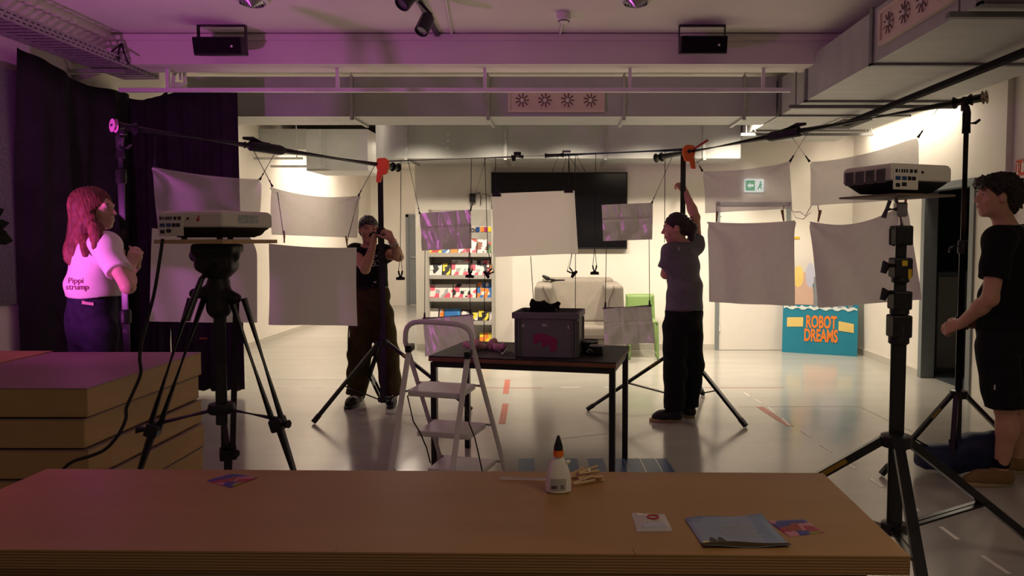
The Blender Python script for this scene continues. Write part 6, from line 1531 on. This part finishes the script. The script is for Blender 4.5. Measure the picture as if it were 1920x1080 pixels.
# ---- person in grey T-shirt with ponytail
yc = 5.80
J = dict(f=nv(-0.55, 0.83), r=nv(0.83, 0.55), root=P(1278, 785, yc), hd=P(1266, 427, yc-0.02), hf=nv(-1, 0.10, -0.14), hu=nv(-0.14, 0, 1),
         nk=P(1283, 460, yc+0.0), ch=P(1280, 500, yc+0.0), be=P(1284, 545, yc+0.01), pe=P(1281, 592, yc+0.02), sR=P(1305, 462, yc+0.09), sL=P(1256, 474, yc-0.06),
         eR=P(1304, 408, yc+0.20), wR=P(1286, 362, yc+0.28), eL=P(1248, 514, yc-0.02), wL=P(1262, 470, yc+0.20), pR=P(1294, 612, yc+0.05), pL=P(1266, 612, yc-0.02),
         kR=P(1298, 690, yc+0.05), kL=P(1266, 692, yc-0.07), aR=P(1290, 768, yc+0.06), aL=P(1264, 775, yc-0.09), fR=(-0.75, 0.6), fL=(-1, 0.0), w=0.97, nr=0.046, cm=0.85)
J['aR'].z = J['aL'].z = 0.09
J['hR'] = (nv(-0.55, 0.25, 0.75), nv(-0.5, 0.85, -0.1), V((-0.5, 0, 1)), 62); J['hL'] = (nv(0.1, 0.4, 0.9), nv(0.6, 0.6, 0), V((0, 1, 0)), 45)
gC = person('person in grey T-shirt with ponytail, reaching up to the stand', J, 'skin', 'hair_dark')
so, bv = shirt(gC, J, 'tee_grey', {'R': 0.30, 'L': 0.72}, P(1281, 580, yc).z, 0.018, 0.006, slr=0.068, ph=2.2)
trousers(gC, J, 'denim_black', P(1281, 582, yc).z, 'ankle', 0.100, 0.092, 0.084, 0.006, ph=1.1)
p = bv.ray_cast(P(1293, 468, yc-0.6), V((0, 1, 0)))[0]
if p: MB().prism([(-0.008, -0.014), (0.003, -0.014), (0.008, 0.010), (0.0, 0.016), (-0.005, 0.004)], p+V((0, -0.004, 0)), (1, 0, 0), (0, 0, 1), 0.001).build('shirt_logo', 'label_grey', so)
shoe(gC, J['aL'], J['fL'], 0.26, 'black_plastic', 'sole_tan'); shoe(gC, J['aR'], J['fR'], 0.26, 'black_plastic', 'sole_tan')
c, hf, hu = J['hd'], J['hf'], J['hu']; hr = hf.cross(hu)
hS = SDF(0.005); hS.ell(c-hf*0.022+hu*0.028, (hr, hf, hu), (0.083, 0.102, 0.094), 0.02); hS.ell(c-hf*0.06-hu*0.01, (hr, hf, hu), (0.070, 0.06, 0.07), 0.02)
hS.ell(c+hf*0.085-hu*0.04, (hr, hf, hu), (0.12, 0.082, 0.080), 0.015, sub=True); hS.ell(c-hf*0.008-hu*0.028-hr*0.09, (hr, hf, hu), (0.04, 0.035, 0.045), 0.01, sub=True)
hS.cap(c-hf*0.115+hu*0.02, c-hf*0.135-hu*0.02, 0.028, 0.036, 0.02).cap(c-hf*0.135-hu*0.02, P(1297, 448, yc-0.06), 0.038, 0.022, 0.03)
hS.post = lambda q: 0.003*np.sin(q[:, 2]*260+4*np.sin(q[:, 0]*40)); hS.build('hair', 'hair_dark', gC)
clw = MB()
for k in range(5):
    b_ = c-hf*(0.112+0.006*(k % 2))+hu*(0.055-0.022*k)-hr*0.03; clw.tube([b_, b_-hf*0.025+hu*0.012, b_-hf*0.035-hu*0.002], [0.007, 0.006, 0.003], 6)
clw.build('hair_claw', 'black_plastic', gC)

# ---- man with curly hair at the right
yd = 4.24
J = dict(f=nv(-0.86, 0.50), r=nv(0.50, 0.86), root=P(1880, 915, yd), hd=P(1867, 368, yd), hf=nv(-1, 0.10, 0.02), hu=V((0.0, 0, 1)), female=False,
         nk=P(1888, 424, yd+0.01), ch=P(1894, 490, yd+0.03), be=P(1890, 560, yd+0.03), pe=P(1884, 630, yd+0.03), sL=P(1872, 455, yd-0.15), sR=P(1925, 452, yd+0.20),
         eL=P(1857, 560, yd-0.17), wL=P(1803, 606, yd+0.03), eR=P(1890, 568, yd+0.36), wR=P(1826, 607, yd+0.24), pL=P(1868, 650, yd-0.05), pR=P(1900, 650, yd+0.12),
         kL=P(1884, 765, yd-0.06), kR=P(1908, 760, yd+0.14), aL=P(1876, 880, yd-0.02), aR=P(1905, 875, yd+0.22), fL=(-1, 0.0), fR=(-1, 0.1), w=1.12, nr=0.060, am=1.14, hs=1.06, cm=1.05)
J['aR'].z = J['aL'].z = 0.09
J['hL'] = (nv(-0.55, 0.55, -0.35), nv(0.35, 0.6, -0.5), V((0, 0.2, 1)), 55); J['hR'] = (nv(-0.9, -0.3, 0.1), nv(0.1, -0.9, -0.1), V((0, 0, 1)), 60)
gD = person('man with curly dark hair, black T-shirt and shorts gripping a stand', J, 'skin', 'hair_curly', s=1.03)
so, bv = shirt(gD, J, 'tee_black', 0.66, P(1884, 628, yd).z, 0.020, 0.005, slr=0.082, ph=0.2, neck=0.080)
trousers(gD, J, 'denim_black', P(1884, 618, yd).z, 'knee', 0.112, 0.108, 0, 0.005, name='shorts')
for sd in 'LR':
    shoe(gD, J['a'+sd], J['f'+sd], 0.31, 'shoe_tan', 'sole_tan', 0.052)
    a_ = J['a'+sd]; MB().tube([V((a_.x, a_.y, 0.06)), V((a_.x, a_.y, 0.11)), V((a_.x+0.004, a_.y, 0.155))], [0.046, 0.044, 0.048], 18).build('sock', 'black_cloth', gD, smooth=True)
MB().box(P(1865, 726, yd-0.18), (0.008, 0.003, 0.028)).build('shorts_tag', 'print_white', gD)
c, hf, hu = J['hd'], J['hf'], V((0, 0, 1)); hr = hf.cross(hu)
hS = SDF(0.006); hS.ell(c-hf*0.030+hu*0.045, (hr, hf, hu), (0.098, 0.122, 0.098), 0.02); hS.ell(c-hf*0.085-hu*0.02, (hr, hf, hu), (0.075, 0.060, 0.085), 0.03); hS.ell(c+hf*0.075+hu*0.075, (hr, hf, hu), (0.07, 0.045, 0.040), 0.03)
hS.ell(c+hf*0.090-hu*0.042, (hr, hf, hu), (0.13, 0.085, 0.090), 0.015, sub=True); hS.ell(c-hf*0.0-hu*0.03-hr*0.09, (hr, hf, hu), (0.05, 0.03, 0.04), 0.01, sub=True); hS.ell(c-hf*0.0-hu*0.03+hr*0.09, (hr, hf, hu), (0.05, 0.03, 0.04), 0.01, sub=True)
hS.post = lambda q: 0.010*np.sin(q[:, 0]*105+2*np.sin(q[:, 2]*70))*np.sin(q[:, 1]*100+1+2*np.sin(q[:, 0]*60))*np.sin(q[:, 2]*110)+0.004*np.sin(q[:, 0]*260+q[:, 2]*190)
hS.build('hair', 'hair_curly', gD)
